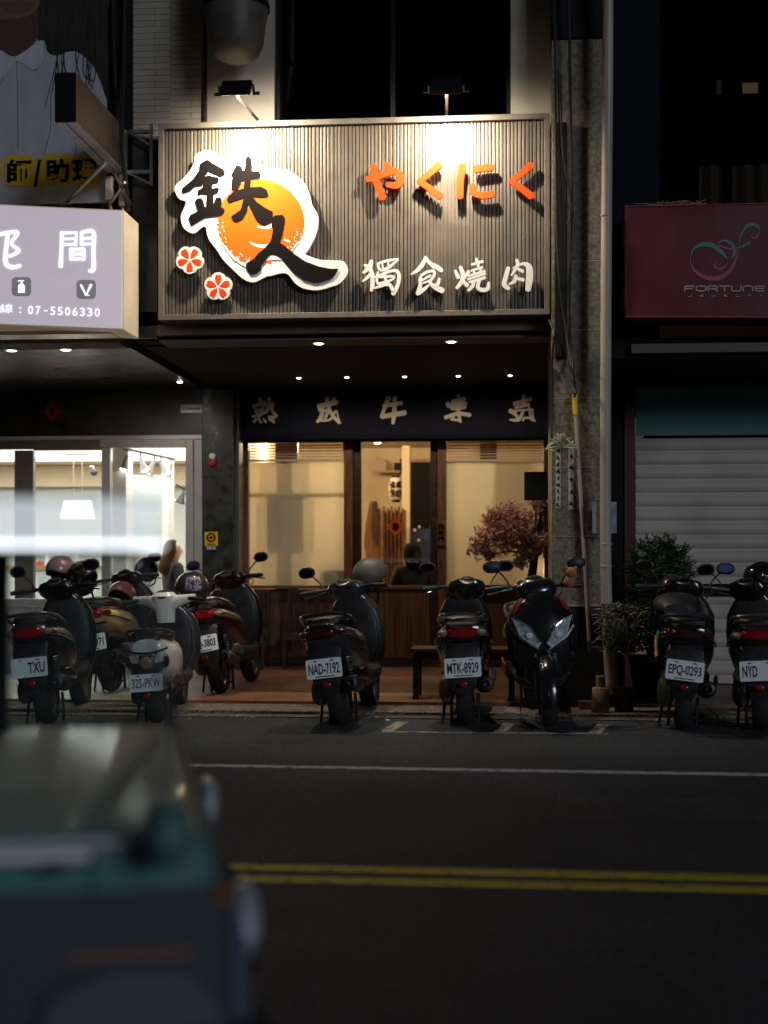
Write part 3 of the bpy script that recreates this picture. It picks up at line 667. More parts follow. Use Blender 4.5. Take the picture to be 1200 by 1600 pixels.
for (u0,v0,u1,v1,k) in ((62,443,163,543,0),(399,458,500,558,1),(-275,428,-174,528,0)):
    ic = MB().prism(zs(rrect(u0,v0,u1,v1,22),*ZL,Yb),Yb-.003,Yb-.0005).build('icon_tile', greyicon, L_)
    m = MB()
    if k == 0:
        m.prism(zs([(u0+33,v1-17),(u0+33,v0+45),(u0+44,v0+34),(u0+58,v0+34),(u0+68,v0+45),(u0+68,v1-17)],*ZL,Yb),Yb-.006,Yb-.0035)
        m.prism(zs([(u0+46,v0+33),(u0+46,v0+22),(u0+32,v0+24),(u0+32,v0+17),(u0+64,v0+17),(u0+64,v0+22),(u0+56,v0+22),(u0+56,v0+33)],*ZL,Yb),Yb-.0061,Yb-.0036)
    else:
        m.stroke(zst([(u0+24,v0+28,12),(u0+48,v1-24,9)],*ZL,Yb),Yb-.006,Yb-.0035,False)
        m.stroke(zst([(u1-26,v0+28,16),(u0+52,v1-24,7)],*ZL,Yb),Yb-.0066,Yb-.0036,False)
        m.stroke(zst([(u0+46,v1-20,5),(u1-34,v1-19,4)],*ZL,Yb),Yb-.0072,Yb-.0037,False)
    m.build('icon', glow, ic)
a,b,z0,z1 = R(44,478,156,494,Yb)
m = MB()
for i,ch in enumerate('07-5506330'):
    uu = 44+i*11.55; vv = 478+i*.42
    if ch == '-': a_,b_,c_,d_ = R(uu+1.5,vv+6,uu+7,vv+7.4,Yb); m.box(a_,b_,Yb-.004,Yb-.001,c_,d_)
    else: a_,b_,c_,d_ = R(uu,vv,uu+7.8,vv+13,Yb); m.text(ch,a_,b_,c_,d_,Yb-.004,Yb-.001,.004)
a,b,z0,z1 = R(0,475,20,489,Yb); m2 = MB().text('線',a,b,z0,z1,Yb-.004,Yb-.001,.0)
a,b,z0,z1 = R(30,480,33,489,Yb); m2.build('phone_caption', glow, L_)
MB().text(':',a,b,z0,z1,Yb-.004,Yb-.001,.0).build('colon_mark', glow, L_)
m.build('phone_number', glow, L_)
# light tray under the sign
MB().box(P(-60,525,Yb).x,P(165,525,Yb).x,Yb+.18,Yb+.42,P(100,519,Yb+.2).z-.02,P(100,517,Yb+.2).z).build('tray', mat('tray_metal',(.55,.50,.42),.35,.6), L_)
for uu,lb in ((18,'downlight near the photo edge under the lavender sign'),(103,'downlight in the middle under the lavender sign')):
    downlight(uu,527,YF+.3,ZC-.0125,7,lb,(1,.9,.75),.05,watt=22,tilt=38)
# ---- billboard above with cropped portrait
Yp = 11.86
Q = thing('billboard', 'tall printed billboard cropped at the mouth of a person in a white collar', 'billboard', tuple(P(40,310,Yp)))
a,b,z0,z1 = R(-330,-150,166,318,Yp); z0 -= .0
MB().box(a,b,Yp,Yp+.03,P(80,318,Yp).z,z1).build('board', mat('board_print', (.40,.40,.46), .55, var=.12, scale=2.2, stretch=(4,1,.7)), Q)
def bp(name, pts, m_, k, smooth=True):
    MB().prism(zs(cat(pts,True,4) if smooth else pts,0,0,3,Yp),Yp-.002-k*.001,Yp-.0005).build(name, m_, Q)
hairm = mat('poster_hair', (.018,.012,.009), .7, var=.7, scale=3, stretch=(12,1,1.2))
bp('printed_hair', [(-300,-300),(500,-300),(505,60),(508,300),(506,470),(470,380),(430,300),(350,240),(250,260),(190,200),(120,120),(60,80),(-60,120),(-180,220),(-300,300)], hairm, 0)
bp('printed_neck', [(-140,60),(-100,-40),(160,-40),(175,60),(178,170),(130,230),(65,264),(10,240),(-80,180)], mat('poster_skin_shadow', (.07,.042,.03), .6), 1)
bp('printed_chin', [(-190,-200),(170,-200),(195,-60),(180,30),(130,76),(40,92),(-60,90),(-150,60),(-200,-60)], mat('poster_skin', (.14,.09,.065), .6, var=.1, scale=2), 2)
bp('printed_lips', [(0,20),(40,8),(80,2),(120,6),(160,18),(130,52),(80,64),(30,58)], mat('poster_lips', (.13,.05,.045), .6), 3)
shirt = mat('poster_shirt', (.48,.48,.56), .6, var=.2, scale=2.2, stretch=(7,1,.8))
bp('printed_collar', [(-40,250),(0,235),(62,268),(130,232),(205,190),(215,290),(160,330),(110,300),(70,290),(20,360),(-40,420)], shirt, 4)
lnm = mat('poster_line', (.22,.22,.26), .7)
m = MB()
for i,st in enumerate(([(80,290,3),(84,450,3),(86,700,2)],[(20,355,3),(0,400,4),(-30,430,3)],[(205,195,3),(212,280,4),(165,330,3)],[(240,450,3),(238,600,2),(210,720,3)],[(350,560,2),(360,640,3),(355,720,2)])): m.stroke(zst(st,0,0,3,Yp),Yp-.0075-i*.0002,Yp-.0005)
m.build('printed_fold', lnm, Q)
m = MB(); rr = random.Random(5)
for i in range(16):
    x0_ = rr.uniform(230,500); st=[(x0_,rr.uniform(60,220),rr.uniform(1,3)),(x0_+rr.uniform(-30,20),rr.uniform(240,360),4),(x0_+rr.uniform(-60,40),rr.uniform(380,520),2)]
    m.stroke(zst(st,0,0,3,Yp),Yp-.0085-i*.0001,Yp-.0076)
m.build('printed_strand', hairm, Q)
# yellow-edged lettering
yel = mat('poster_yellow', (.62,.40,.015), .55)
m = MB(); out = [(0,735,60),(30,742,70),(110,790,150),(175,820,130),(260,800,150),(400,795,150),(440,800,130)]
for i,(ua,ub,va,vb) in enumerate(((-30,8,738,868),(24,158,730,874),(154,206,742,892),(206,334,725,872),(330,470,730,872))):
    m.prism(zs(rrect(ua,va,ub,vb,22),0,0,3,Yp),Yp-.010-i*.0006,Yp-.009)
m.build('letter_outline', yel, Q)
m = MB()
for i,(ch,u0,u1,v0,v1) in enumerate((('習',-60,-2,748,858),('師',36,150,748,862),('/',160,196,750,878),('助',212,326,746,862),('理',340,458,748,860))):
    p0 = XZ(u0/3,v1/3,Yp); p1 = XZ(u1/3,v0/3,Yp)
    m.text(ch,p0[0],p1[0],p0[1],p1[1],Yp-.0155-i*.0003,Yp-.0135,.032)
m.build('lettering', M['letterblack'], Q)
# ---- blade sign sticking out
yn, yf_ = 10.35, 11.83
V = thing('projecting_sign', 'narrow bare metal sign box sticking out toward the street on steel brackets', 'sign', tuple(P(105,190,yn)))
xa_, xb_ = P(86,150,yn).x, P(118,150,yn).x
z0_, z1_ = P(102,190,yn).z, P(102,114,yn).z
bm_ = mat('weathered_sign_face', (.075,.052,.038), .55, .1, var=.2, scale=2)
MB().box(xa_,xb_,yn+.012,yf_-.02,z0_+.006,z1_).build('sign_box', bm_, V, bevel=.004)
MB().box(xa_-.002,xb_+.002,yn,yn+.011,z0_,z1_+.003).build('end_panel', M['black'], V)
MB().box(xa_+.003,xb_-.003,yn+.014,yf_-.03,z0_-.004,z0_+.004).build('bottom_panel', mat('pale_underside',(.42,.40,.45),.4,.3,var=.15), V)
MB().box((xa_+xb_)/2-.004,(xa_+xb_)/2+.004,yn+.02,yf_-.03,z0_-.006,z0_-.0045).build('seam', M['black'], V)
bk = MB()
p1 = Vector((xb_+.03,yf_-.03,z0_+.02)); 
for dz in (.0,.34): bk.box(xb_-.02,P(241,250,yf_).x,yf_-.05,yf_-.02,z0_+dz,z0_+dz+.03)
bk.box(P(236,250,yf_).x,P(241,250,yf_).x,yf_-.048,yf_-.022,z0_-.1,z0_+.42)
bk.tube([(xb_,yf_-.05,z0_+.36),(P(241,250,yf_).x,yf_-.04,z0_+.22)],.013,6)
bk.tube([(xb_,yf_-.05,z0_+.01),(P(241,250,yf_).x,yf_-.04,z0_-.1)],.013,6)
bk.tube([P(165,255,yn+.7),P(102,318,Yb+.5)],.017,6)
bk.box(P(102,318,Yb+.5).x-.05,P(102,318,Yb+.5).x+.05,Yb+.47,Yb+.53,P(102,320,Yb+.5).z-.01,P(102,320,Yb+.5).z+.012)
bk.tube([P(178,270,11.2),P(205,320,11.7)],.012,6); bk.tube([P(195,285,11.4),P(170,322,11.7)],.012,6)
bk.build('bracket', M['steel'], V)
# meter boxes and junk pipes between the signs
for i,(u,v,w,h,lb) in enumerate(((172,295,.06,.20,'small cream conduit box on brackets above the lavender sign'),(192,300,.05,.26,'grey cable box beside the projecting sign'))):
    c = P(u,v,11.75); t = thing('junction_box', lb, 'junction box', tuple(c))
    MB().box(c.x-w/2,c.x+w/2,11.7,11.78,c.z-h/2,c.z+h/2).build('casing', M['pvc'] if i==0 else M['alu_dark'], t, bevel=.006)
    MB().tube([(c.x,11.74,c.z-h/2),(c.x+.02,11.76,c.z-h/2-.15)],.012,6).tube([(c.x,11.74,c.z+h/2),(c.x-.01,11.78,c.z+h/2+.2)],.010,6).build('conduit', M['pvc'], t)
def cable(pts, r, label, m_='cable', n='power_cable', grp=None, cat_='cable'):
    q = cat([tuple(P(*p)) for p in pts], k=8)
    return tag(MB().tube(q, r, 6).build(n, M[m_], None, smooth=True), label, cat_, grp)
cable([(176,-120,11.86),(178,60,11.85),(184,190,11.84),(186,290,11.8)],.014,'thick dark cable hanging beside the portrait billboard')
cable([(196,-120,11.86),(194,80,11.86),(190,200,11.47),(200,330,11.76)],.022,'dark drain hose running down the billboard gap')
tag(MB().box(P(186,0,YF).x,P(207,0,YF).x,YF+.02,YF+.3,P(190,330,YF).z,zt).build('wall_gap', M['black']), 'black recess between the portrait billboard and the tiled wall', 'wall')

# ---- right neighbour
Nb = thing('neighbour_building', 'dark neighbouring building with closed grey roller shutter below a red sign', 'building', (XR1+2,12,0))
xA = XP1; xB = P(1260,500,12).x+1.5
xw = P(1031,100,12).x
MB().box(xA+.001,xw,12.02,12.3,P(1000,560,12).z,zt).build('side_column', M['blueblack'], Nb)
MB().box(xw+.001,xB,12.8,12.85,P(1000,330,12).z-.2,zt).build('window_wall', M['void'], Nb)
gm = MB()
for k in range(3): gm.box(xw+.02+k*.62,xw+.05+k*.62,12.5,12.56,P(1000,320,12).z,zt)
gm.box(xw+.02,xB,12.5,12.56,P(1000,232,12.5).z,P(1000,226,12.5).z); gm.build('window_bar', M['void'], Nb)
cm = mat('curtain_ochre', (.016,.010,.004), .95, var=.4, scale=4, stretch=(10,1,1))
crt = MB(); x_ = P(1092,280,12.57).x; pr_ = []
for i in range(60): pr_.append((x_+i*.025, 12.575+.02*math.sin(i*1.1)))
z0_, z1_ = P(1140,330,12.57).z, P(1140,258,12.57).z
crt.add([(x,y,z0_) for x,y in pr_]+[(x,y,z1_) for x,y in pr_],[(i,i+1,i+61,i+60) for i in range(59)])
crt.build('curtain', cm, Nb, smooth=True)
a,b,z0,z1 = R(1119,125,1140,148,12.59); MB().box(a,b,12.58,12.59,z0,z1).build('lit_pane', mat('dim_pane',(.006,.006,.005),.7), Nb)
a,b,z0,z1 = R(1160,130,1184,146,12.59); MB().box(a,b,12.58,12.59,z0,z1).build('lit_pane', mat('dim_lit_pane',(.05,.04,.015),.5,emit=(.35,.25,.06),es=.06), Nb)
MB().box(xA+.001,xw+.25,11.98,13.5,P(1000,560,12).z-.001,P(1000,528,12).z).box(xw+.2505,xB,11.98,13.5,P(1000,560,12).z,P(1000,528,12).z-.001).build('canopy_beam', M['darkwall'], Nb)
MB().box(P(985,550,12).x,xB,11.9,11.978,P(1100,553,12).z,P(1100,539,12).z).build('canopy_edge', mat('canopy_edge_grey', (.11,.10,.09), .7), Nb)
MB().box(xA+.001,xB,13.5,13.55,P(1000,605,13.6).z,P(1000,500,12).z).build('transom_wall', mat('brown_plaster', (.10,.085,.06), .8, var=.2), Nb)
a = XR1; tz0, tz1 = P(1100,681,13.6).z, P(1100,606,13.6).z
MB().box(a,xB,13.52,13.56,tz0,tz1).build('teal_transom', mat('teal_panel', (.08,.22,.23), .45, var=.25, scale=2, rvar=.1), Nb)
MB().box(P(976,800,13.4).x,P(992.5,800,13.4).x,13.4,13.5,WALK,P(985,603,13.4).z).build('red_post', mat('dark_magenta_post', (.07,.006,.016), .45), Nb)
MB().box(xA+.002,P(976,800,13.4).x,13.42,13.6,WALK,P(985,560,13.4).z).build('dark_jamb', M['black'], Nb)
# roller shutter: curved slats
zS1 = tz0-.02; pr_ = []; z = zS1; hh = P(0,800,13.6).z-P(0,821,13.6).z
while z > WALK+.02:
    pr_ += [(13.60,z),(13.585,z-hh*.12),(13.575,z-hh*.45),(13.585,z-hh*.82),(13.60,z-hh*.88)]; z -= hh
pr_ = [p for p in pr_ if p[1] > WALK]
n = len(pr_)
sh = MB().add([(a,y,z) for y,z in pr_]+[(xB,y,z) for y,z in pr_],[(i,i+1,i+1+n,i+n) for i in range(n-1)]).build('roller_shutter', mat('shutter_grey', (.47,.43,.38), .55, 0, var=.15, scale=2, rvar=.1), Nb, smooth=True, ang=60)
MB().box(a,xB,13.565,13.572,P(1100,932,13.6).z,P(1100,912,13.6).z).build('shutter_band', M['darkwall'], sh)
# red shop sign
Yr = 11.55
Rs = thing('red_sign', 'dark red box sign with a looping ribbon emblem above spaced lettering', 'sign', tuple(P(1090,495,Yr)))
q = [XZ(976.5,323,Yr),XZ(1330,316,Yr),XZ(1330,497,Yr),XZ(976.5,495.5,Yr)]
MB().prism(q,Yr,11.95).build('sign_box', mat('crimson_sign', (.10,.007,.017), .35, var=.1, scale=1.5, rvar=.08), Rs, bevel=.006)
MB().prism([(q[0][0]+.001,q[0][1]+.006),(q[1][0],q[1][1]+.006),(q[1][0],q[1][1]+.001),(q[0][0]+.001,q[0][1]+.0005)],Yr-.006,Yr+.02).prism([(q[3][0]+.001,q[3][1]+.008),(q[2][0],q[2][1]+.008),(q[2][0],q[2][1]+.001),(q[3][0]+.001,q[3][1]+.001)],Yr-.006,Yr-.001).build('edge_trim', mat('crimson_trim',(.38,.04,.07),.4), Rs)
ZR = (860,280,3.529)
green = mat('emblem_green', (.05,.22,.16), .5); pink = mat('emblem_pink', (.30,.06,.14), .5); lett = mat('sign_letter_grey', (.42,.36,.36), .5)
m = MB()
for i,st in enumerate(([(772,430,4),(790,385,10),(840,360,22),(900,370,26),(950,410,20),(975,440,6)],[(925,350,4),(960,338,10),(1000,360,20),(1015,400,22),(1000,435,8)],[(1040,378,6),(1045,320,8),(1080,262,16),(1120,250,22),(1150,275,10),(1146,292,4)],[(1035,382,4),(1070,365,14),(1095,342,4)],[(1094,340,4),(1092,362,10)])): m.stroke(zst(st,*ZR,Yr),Yr-.005-i*.0004,Yr-.001)
m.build('emblem', green, Rs)
m = MB()
for i,st in enumerate(([(772,428,3),(775,470,8),(805,515,14),(860,545,22),(930,545,26),(985,510,20),(1020,450,14),(1036,385,4)],[(975,440,4),(970,475,6),(935,495,16),(905,485,10),(915,462,4),(945,458,3)],[(925,350,3),(935,370,10),(990,385,10),(1050,378,5)],[(1146,292,4),(1130,325,12),(1095,315,3)])): m.stroke(zst(st,*ZR,Yr),Yr-.0048-i*.0004-.002,Yr-.001)
m.build('emblem', pink, Rs)
def glyph(ch, x, y, w, h, t):
    g = {'F':[[(0,1),(0,.2),(.2,0),(1,0)],[(0,.5),(.85,.5)]],'O':[[(.2,0),(.8,0),(1,.2),(1,.8),(.8,1),(.2,1),(0,.8),(0,.2),(.2,0)]],'R':[[(0,1),(0,.0),(.8,0),(1,.2),(1,.4),(.8,.55),(0.1,.55)],[(.6,.55),(1,1)]],'T':[[(0,0),(1,0)],[(.5,0),(.5,1)]],'U':[[(0,0),(0,.8),(.2,1),(.8,1),(1,.8),(1,0)]],'N':[[(0,1),(0,.2),(.2,0),(.8,0),(1,.2),(1,1)]],'E':[[(1,0),(.2,0),(0,.2),(0,.8),(.2,1),(1,1)],[(0,.5),(.9,.5)]],
         'J':[[(1,0),(1,.7),(.7,1),(0,1)]],'W':[[(0,0),(.1,1),(.5,.5),(.9,1),(1,0)]],'L':[[(0,0),(0,1),(1,1)]],'Y':[[(0,0),(.5,.5),(1,0)],[(.5,.5),(.5,1)]]}[ch]
    return [[(x+p[0]*w,y+p[1]*h,t) for p in s] for s in g]
m = MB(); k = 0
for i,ch in enumerate('FORTUNE'):
    for st in glyph(ch,740+i*64.5,590,52,27,6.5):
        m.stroke(zst(st,*ZR,Yr),Yr-.005-k*.0003,Yr-.001,False); k += 1
for i,ch in enumerate('JEWELRY'):
    for st in glyph(ch,760+i*65.5,639,17,9,2.6):
        m.stroke(zst(st,*ZR,Yr),Yr-.005-k*.0003,Yr-.001,False); k += 1
m.build('lettering', lett, Rs)
# dry twigs on the red sign
m = MB(); rr = random.Random(2)
for i in range(26):
    u = rr.uniform(1015,1092); m.tube(cat([tuple(P(u,321,11.7)),tuple(P(u+rr.uniform(-12,14),321-rr.uniform(1,6),11.68)),tuple(P(u+rr.uniform(-30,30),321-rr.uniform(0,9),11.66))],k=3),.0028,4)
tag(m.build('dry_twigs', mat('dry_straw',(.30,.23,.13),.9)),'tangle of dry straw twigs lying on top of the red sign','twigs')

# ---- pole, conduit, cables on the pillar
po = thing('drain_pole', 'tall cream vertical pole running up past the granite pillar', 'pole', tuple(G(952,1093,.04)))
yp = 11.30
pts = [P(950,-80,yp),P(949.5,100,yp),P(948,300,yp),P(946.5,560,yp),P(946,780,yp),P(947,900,yp),P(950,1000,yp),P(954,1060,yp),P(956,1085,yp)]
MB().tube(cat([tuple(p) for p in pts],k=5),.043,16).build('pipe', M['pvc'], po, smooth=True)
for v in (337,850,885): 
    c = P(947,v,yp); MB().lathe([(.0445,-.008),(.0465,-.006),(.0465,.006),(.0445,.008)],tuple(c),(0,0,1),16,False).build('joint_ring', M['pvc'], po, smooth=True)
MB().lathe([(.03,-.06),(.036,-.05),(.036,.02),(.03,.03)],tuple(P(957,1090,yp)),(0,0,1),12).build('pipe_end', M['black'], po, smooth=True)
for u0,u1,k in ((926,943,0),(951,964,1)):
    a,b,z0,z1 = R(u0,784,u1,833,yp); MB().box(a,b,yp+.03+k*.002,yp+.036+k*.002,z0,z1).build('notice', mat('taped_notice',(.26,.29,.32),.7,var=.4,scale=14), po)
co = thing('cable_conduit', 'thin leaning grey conduit with a yellow sleeve on the granite pillar', 'conduit', tuple(P(921,1000,11.47)))
MB().tube([tuple(P(u,v,11.47)) for u,v in ((899.5,648),(904,720),(911,830),(917,940),(921,1002))],.016,10).build('pipe', M['pvc'], co, smooth=True)
MB().tube([tuple(P(u,v,11.47)) for u,v in ((898,615),(899.6,648))],.021,10).build('sleeve', M['yellow'], co, smooth=True)
MB().tube([tuple(P(u,v,11.47)) for u,v in ((921,1000),(922,1022))],.02,8).build('clamp', M['metal'], co, smooth=True)
cable([(866,-60,11.42),(868,150,11.41),(869,300,11.39),(873,420,11.41),(886,530,11.45),(898,620,11.14)],.010,'dark cable bowing down from the sign edge to the yellow sleeve')
cable([(888,-60,11.42),(891,140,11.43),(893,330,11.43),(889,480,11.45),(893,560,11.47),(899,616,11.14)],.012,'cable hanging straight along the pillar into the yellow sleeve')
cable([(876,120,11.39),(879,230,11.37),(890,300,11.41),(897,360,11.41),(888,440,11.43),(890,520,11.46)],.007,'looping thin cable beside the sign on the granite pillar')
cable([(872,110,11.42),(874,200,11.41),(878,330,11.40),(886,350,11.41),(891,330,11.40),(888,300,11.39)],.006,'thin cable curled into a small hook by the sign edge')
cable([(858,500,11.47),(866,525,11.14),(863,560,11.52),(862,690,11.53)],.008,'cable running down the edge of the granite pillar')
# strips and stuck-on succulent, utility box
for u0,u1,v0,v1,lb,st in ((868,876,700,794,'torn white printed strip on the granite pillar under the air plant',1),(888,897,702,796,'narrow white paper strip pasted on the granite pillar beside the conduit',0)):
    a,b,z0,z1 = R(u0,v0,u1,v1,YP)
    t = thing('paper_strip', lb, 'paper strip', ((a+b)/2,YP-.003,z0))
    MB().box(a,b,YP-.004,YP-.0015,z0,z1).build('paper', mat('pasted_paper',(.50,.48,.42),.8,var=.3,scale=22), t)
    m = MB(); rr = random.Random(int(u0)); nn = 9 if st else 5
    for i in range(nn):
        zc_ = z0+(z1-z0)*(i+.5)/nn; m.prism([(a+(b-a)*rr.uniform(0,.4),zc_-.02*rr.random()),(a+(b-a)*rr.uniform(.6,1),zc_-.022),(a+(b-a)*rr.uniform(.5,.9),zc_+.01+.02*rr.random()*st),(a+(b-a)*rr.uniform(.1,.5),zc_+.012)],YP-.0055,YP-.0042)
    m.build('smudged_print', M['marble_grey'], t)
ap = thing('air_plant', 'pale spiky air plant stuck high on the granite pillar', 'plant', tuple(P(876,705,11.5)))
m = MB(); rr = random.Random(11); c = P(876,697,11.5)
for i in range(34):
    an = rr.uniform(-.3,math.pi+.3); l = rr.uniform(.07,.13); up = rr.uniform(-.03,.05)
    e = c+Vector((math.cos(an)*l, -rr.uniform(.0,.08), math.sin(an)*l*.9)); mid = (c+e)/2+Vector((0,-.02,up))
    m.tube(cat([tuple(c),tuple(mid),tuple(e)],k=3),[.008,.008,.008,.007,.006,.004,.001][:7],4)
m.build('leaves', mat('pale_succulent',(.42,.42,.30),.6,var=.2), ap)
a,b,z0,z1 = R(819,737,859,781,13.2)
ub = thing('utility_box', 'flat grey metal utility box beside the frosted window and pillar', 'utility box', ((a+b)/2,13.2,z0))
MB().box(a,b,13.2,13.32,z0,z1).build('casing', mat('grey_box_paint',(.10,.125,.125),.5,var=.1), ub, bevel=.008)
MB().box(a+.02,b-.02,13.194,13.199,z0+.02,z1-.02).build('door', mat('grey_box_paint',(.10,.125,.125),.5), ub, bevel=.003)
MB().box(b+.001,XP0+.05,13.24,13.28,z0+.05,z0+.08).build('bracket', M['steel'], ub)
# stickers on the left column
a,b,z0,z1 = R(320,831,340,853,15.19)
sk = thing('security_sticker', 'yellow and navy alarm sticker on the dark column', 'sticker', ((a+b)/2,15.19,z0-.05))
MB().box(a,b,15.186,15.199,z0,z1).build('yellow_panel', mat('sticker_yellow',(.75,.50,.02),.5), sk)
a2,b2,y0,y1 = R(321,853.3,339,859.5,15.19)
MB().box(a2,b2,15.186,15.199,y0,y1).build('navy_panel', mat('sticker_navy',(.02,.02,.08),.5), sk)
MB().text('SKS',a2+.012,b2-.012,y0+.008,y1-.006,15.183,15.1855,.02).build('sticker_text', M['letterwhite'], sk)
cx,cz = (a+b)/2, z0+(z1-z0)*.6
MB().lathe([(.052,0),(.052,.003),(.034,.003),(.034,0)],(cx,15.185,cz),(0,-1,0),24,False).build('sticker_ring', M['letterblack'], sk)
MB().lathe([(.022,0),(.022,.003),(.001,.0031)],(cx,15.185,cz),(0,-1,0),16).box(cx-.034,cx+.034,15.1835,15.1848,cz-.006,cz+.006).build('sticker_dot', M['redpaint'], sk)
MB().text('系統保全',a+.02,b-.02,z0+.008,z0+.028,15.183,15.1855,.01).build('sticker_text', M['letterblack'], sk)
c = P(331,716,15.15)
al = thing('alarm_bell', 'small white and red alarm lamp on the dark column', 'alarm', tuple(c))
MB().lathe([(.038,.0),(.038,.03),(.028,.045),(.001,.05)],(c.x,15.199,c.z+.02),(0,-1,0),18).build('white_cap', M['letterwhite'], al, smooth=True)
MB().lathe([(.045,.0),(.045,.025),(.03,.04),(.001,.042)],(c.x,15.199,c.z-.05),(0,-1,0),18).build('red_dome', M['redpaint'], al, smooth=True)
# ============================================================ LEFT SHOP
YA = 15.2
SH = thing('beauty_shop', 'bright white lit shop with aluminium glazed front and dark marble fascia', 'shop', (XL0-2,YA,0))
xl = XL0-7.5
MB().box(xl,XL0-.001,YA,YA+.3,P(160,681,YA).z,ZC-.001).build('fascia', M['marble'], SH)
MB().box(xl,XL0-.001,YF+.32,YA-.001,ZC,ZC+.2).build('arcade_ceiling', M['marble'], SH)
MB().box(xl,XL0-.001,YF-.04,YF+.318,ZC-.012,ZC+.1).build('soffit', mat('pale_soffit'), SH)
MB().box(xl,P(207,300,YF).x,YF+.05,YF+.3,ZC+.101,P(100,318,YF).z+3).build('front_wall', M['darkwall'], SH)
MB().box(xl,XL0-.001,YA-.03,YA+.06,P(160,687,YA).z,P(160,681,YA).z-.001).build('lintel', mat('white_lintel',(.62,.60,.57),.5), SH)
gz1, gz0 = P(160,688,YA).z, P(160,930,YA).z
A_ = M['alu']; D_ = M['alu_dark']
def fr(u0,u1,v0,v1,m_,y0=-.03,y1=.06,name='frame'):
    a,b,z0,z1 = R(u0,v0,u1,v1,YA); MB().box(a,b,YA+y0,YA+y1,max(WALK,z0),z1).build(name,m_,SH,bevel=.003)
zb_ = 935
fr(24,53,704,zb_,D_); fr(-400,53,688,703.5,D_,-.028); fr(53.5,159,688,703.5,D_,-.026)
fr(160,173,700,zb_,A_); fr(158,291,688,699.5,A_,-.05); fr(291.5,303,688,1036,A_,-.05); fr(304,316,688,1036,A_,-.02)
fr(-400,291,zb_+.5,948,A_,-.045); fr(-70,-58,704,zb_,D_)
a,b,z0,z1 = R(-400,948.5,291,1034,YA)
pm = MB(); n = 9
for i in range(n): pm.box(a+(b-a)*i/n+.004,a+(b-a)*(i+1)/n-.004,YA-.01,YA+.05,WALK,z1)
pm.build('lower_panel', mat('pinkish_panel',(.40,.35,.33),.5,var=.1), SH)
for u0,u1 in ((53.5,159.5),(173.5,291),(-57,23.5),(-400,-71)):
    a,b,z0,z1 = R(u0,700,u1,zb_,YA); MB().box(a,b,YA+.01,YA+.016,z0+.005,gz1-.05).build('shop_window', M['glass'], SH)
# interior
zc2 = P(150,703,YA).z+.12
MB().box(xl,XL0-.03,19.4,19.5,WALK,zc2).build('back_wall', M['grey_in'], SH)
MB().box(xl,XL0-.03,YA+.31,19.39,zc2,zc2+.1).build('interior_ceiling', M['warm_in'], SH)
MB().box(xl,XL0-.03,19.2,19.395,P(100,760,19.2).z,zc2-.01).build('bulkhead', M['warm_in'], SH)
MB().box(XL0-.03,XL0-.002,YA+.31,19.5,WALK,zc2).build('side_wall', M['warm_in'], SH)
def itm(u0,u1,v0,v1,Y,m_,name,th=.05):
    a,b,z0,z1 = R(u0,v0,u1,v1,Y); MB().box(a,b,Y,Y+th,max(WALK,z0),min(z1,zc2-.002)).build(name,m_,SH)
itm(176,197,690,940,16.2,M['white_in'],'white_pillar',.3)
itm(199,252,742,936,17.2,mat('pale_blue_door',(.50,.58,.58),.35,var=.05),'inner_door'); itm(195,199,738,938,17.15,M['alu_dark'],'door_edge')
itm(252.5,263,690,940,17.7,M['white_in'],'white_pillar',.3); itm(264,292,780,783,18.2,M['white_in'],'ledge',.2)
ld = bpy.data.lights.new('ceiling_panel','AREA'); ld.shape='RECTANGLE'; ld.size=4.5; ld.size_y=2.2; ld.energy=175; ld.color=(1,.96,.91)
lo = bpy.data.objects.new('ceiling_panel', ld); COL.objects.link(lo); lo.location=(XL0-2.4,17.3,zc2-.02)
MB().box(XL0-4.65,XL0-.15,16.2,18.4,zc2-.008,zc2-.0005).build('light_panel', emis('panel_glow',(1,.95,.86),1.2), SH)
# counter with goods
a,b,z0,z1 = R(53,884,150,930,18)
ct = thing('shop_counter', 'pale display counter behind the left shop glazing', 'counter', ((a+b)/2,18,WALK))
MB().box(a-.8,b,18,18.5,z1-.05,z1).build('counter_top', M['palewood'], ct); MB().box(a-.78,b-.02,18.03,18.48,WALK,z1-.0505).build('counter_body', M['white_in'], ct)
for k in range(3): MB().box(a+.05+k*.25,a+.28+k*.25,18.02,18.028,z1-.35,z1-.1).build('drawer', M['grey_in'], ct)
rr = random.Random(4)
names = ['squat red tub','tall white pump bottle','small cream jar','slim pale bottle','orange canister','tall clear bottle','pinkish tub','small gold bottle']
cols = [(.5,.06,.04),(.7,.7,.68),(.6,.5,.4),(.6,.62,.6),(.6,.22,.06),(.5,.52,.5),(.5,.2,.18),(.5,.33,.1)]
for i in range(8):
    x = a+.03+i*(b-a-.05)/8; h = (.07,.20,.08,.17,.10,.19,.08,.13)[i]; r = (.05,.03,.035,.025,.032,.028,.045,.025)[i]
    bt = MB().lathe([(r,0),(r,h*.7),(r*.4,h*.82),(r*.4,h),(.001,h)],(x,18.15,z1),(0,0,1),12).build('bottle', mat('goods_%d'%i, cols[i],.4), None, smooth=True)
    tag(bt, names[i]+' among the goods on the shop counter','bottle','goods on the shop counter')
a,b,z0,z1 = R(126,857,141,866,18.6)
tag(MB().box(a,b,18.6,18.63,z0,z1).build('green_card', mat('green_card',(.02,.22,.10),.5,emit=(.02,.3,.13),es=.15)),'small green card standing behind the shop counter','sign')
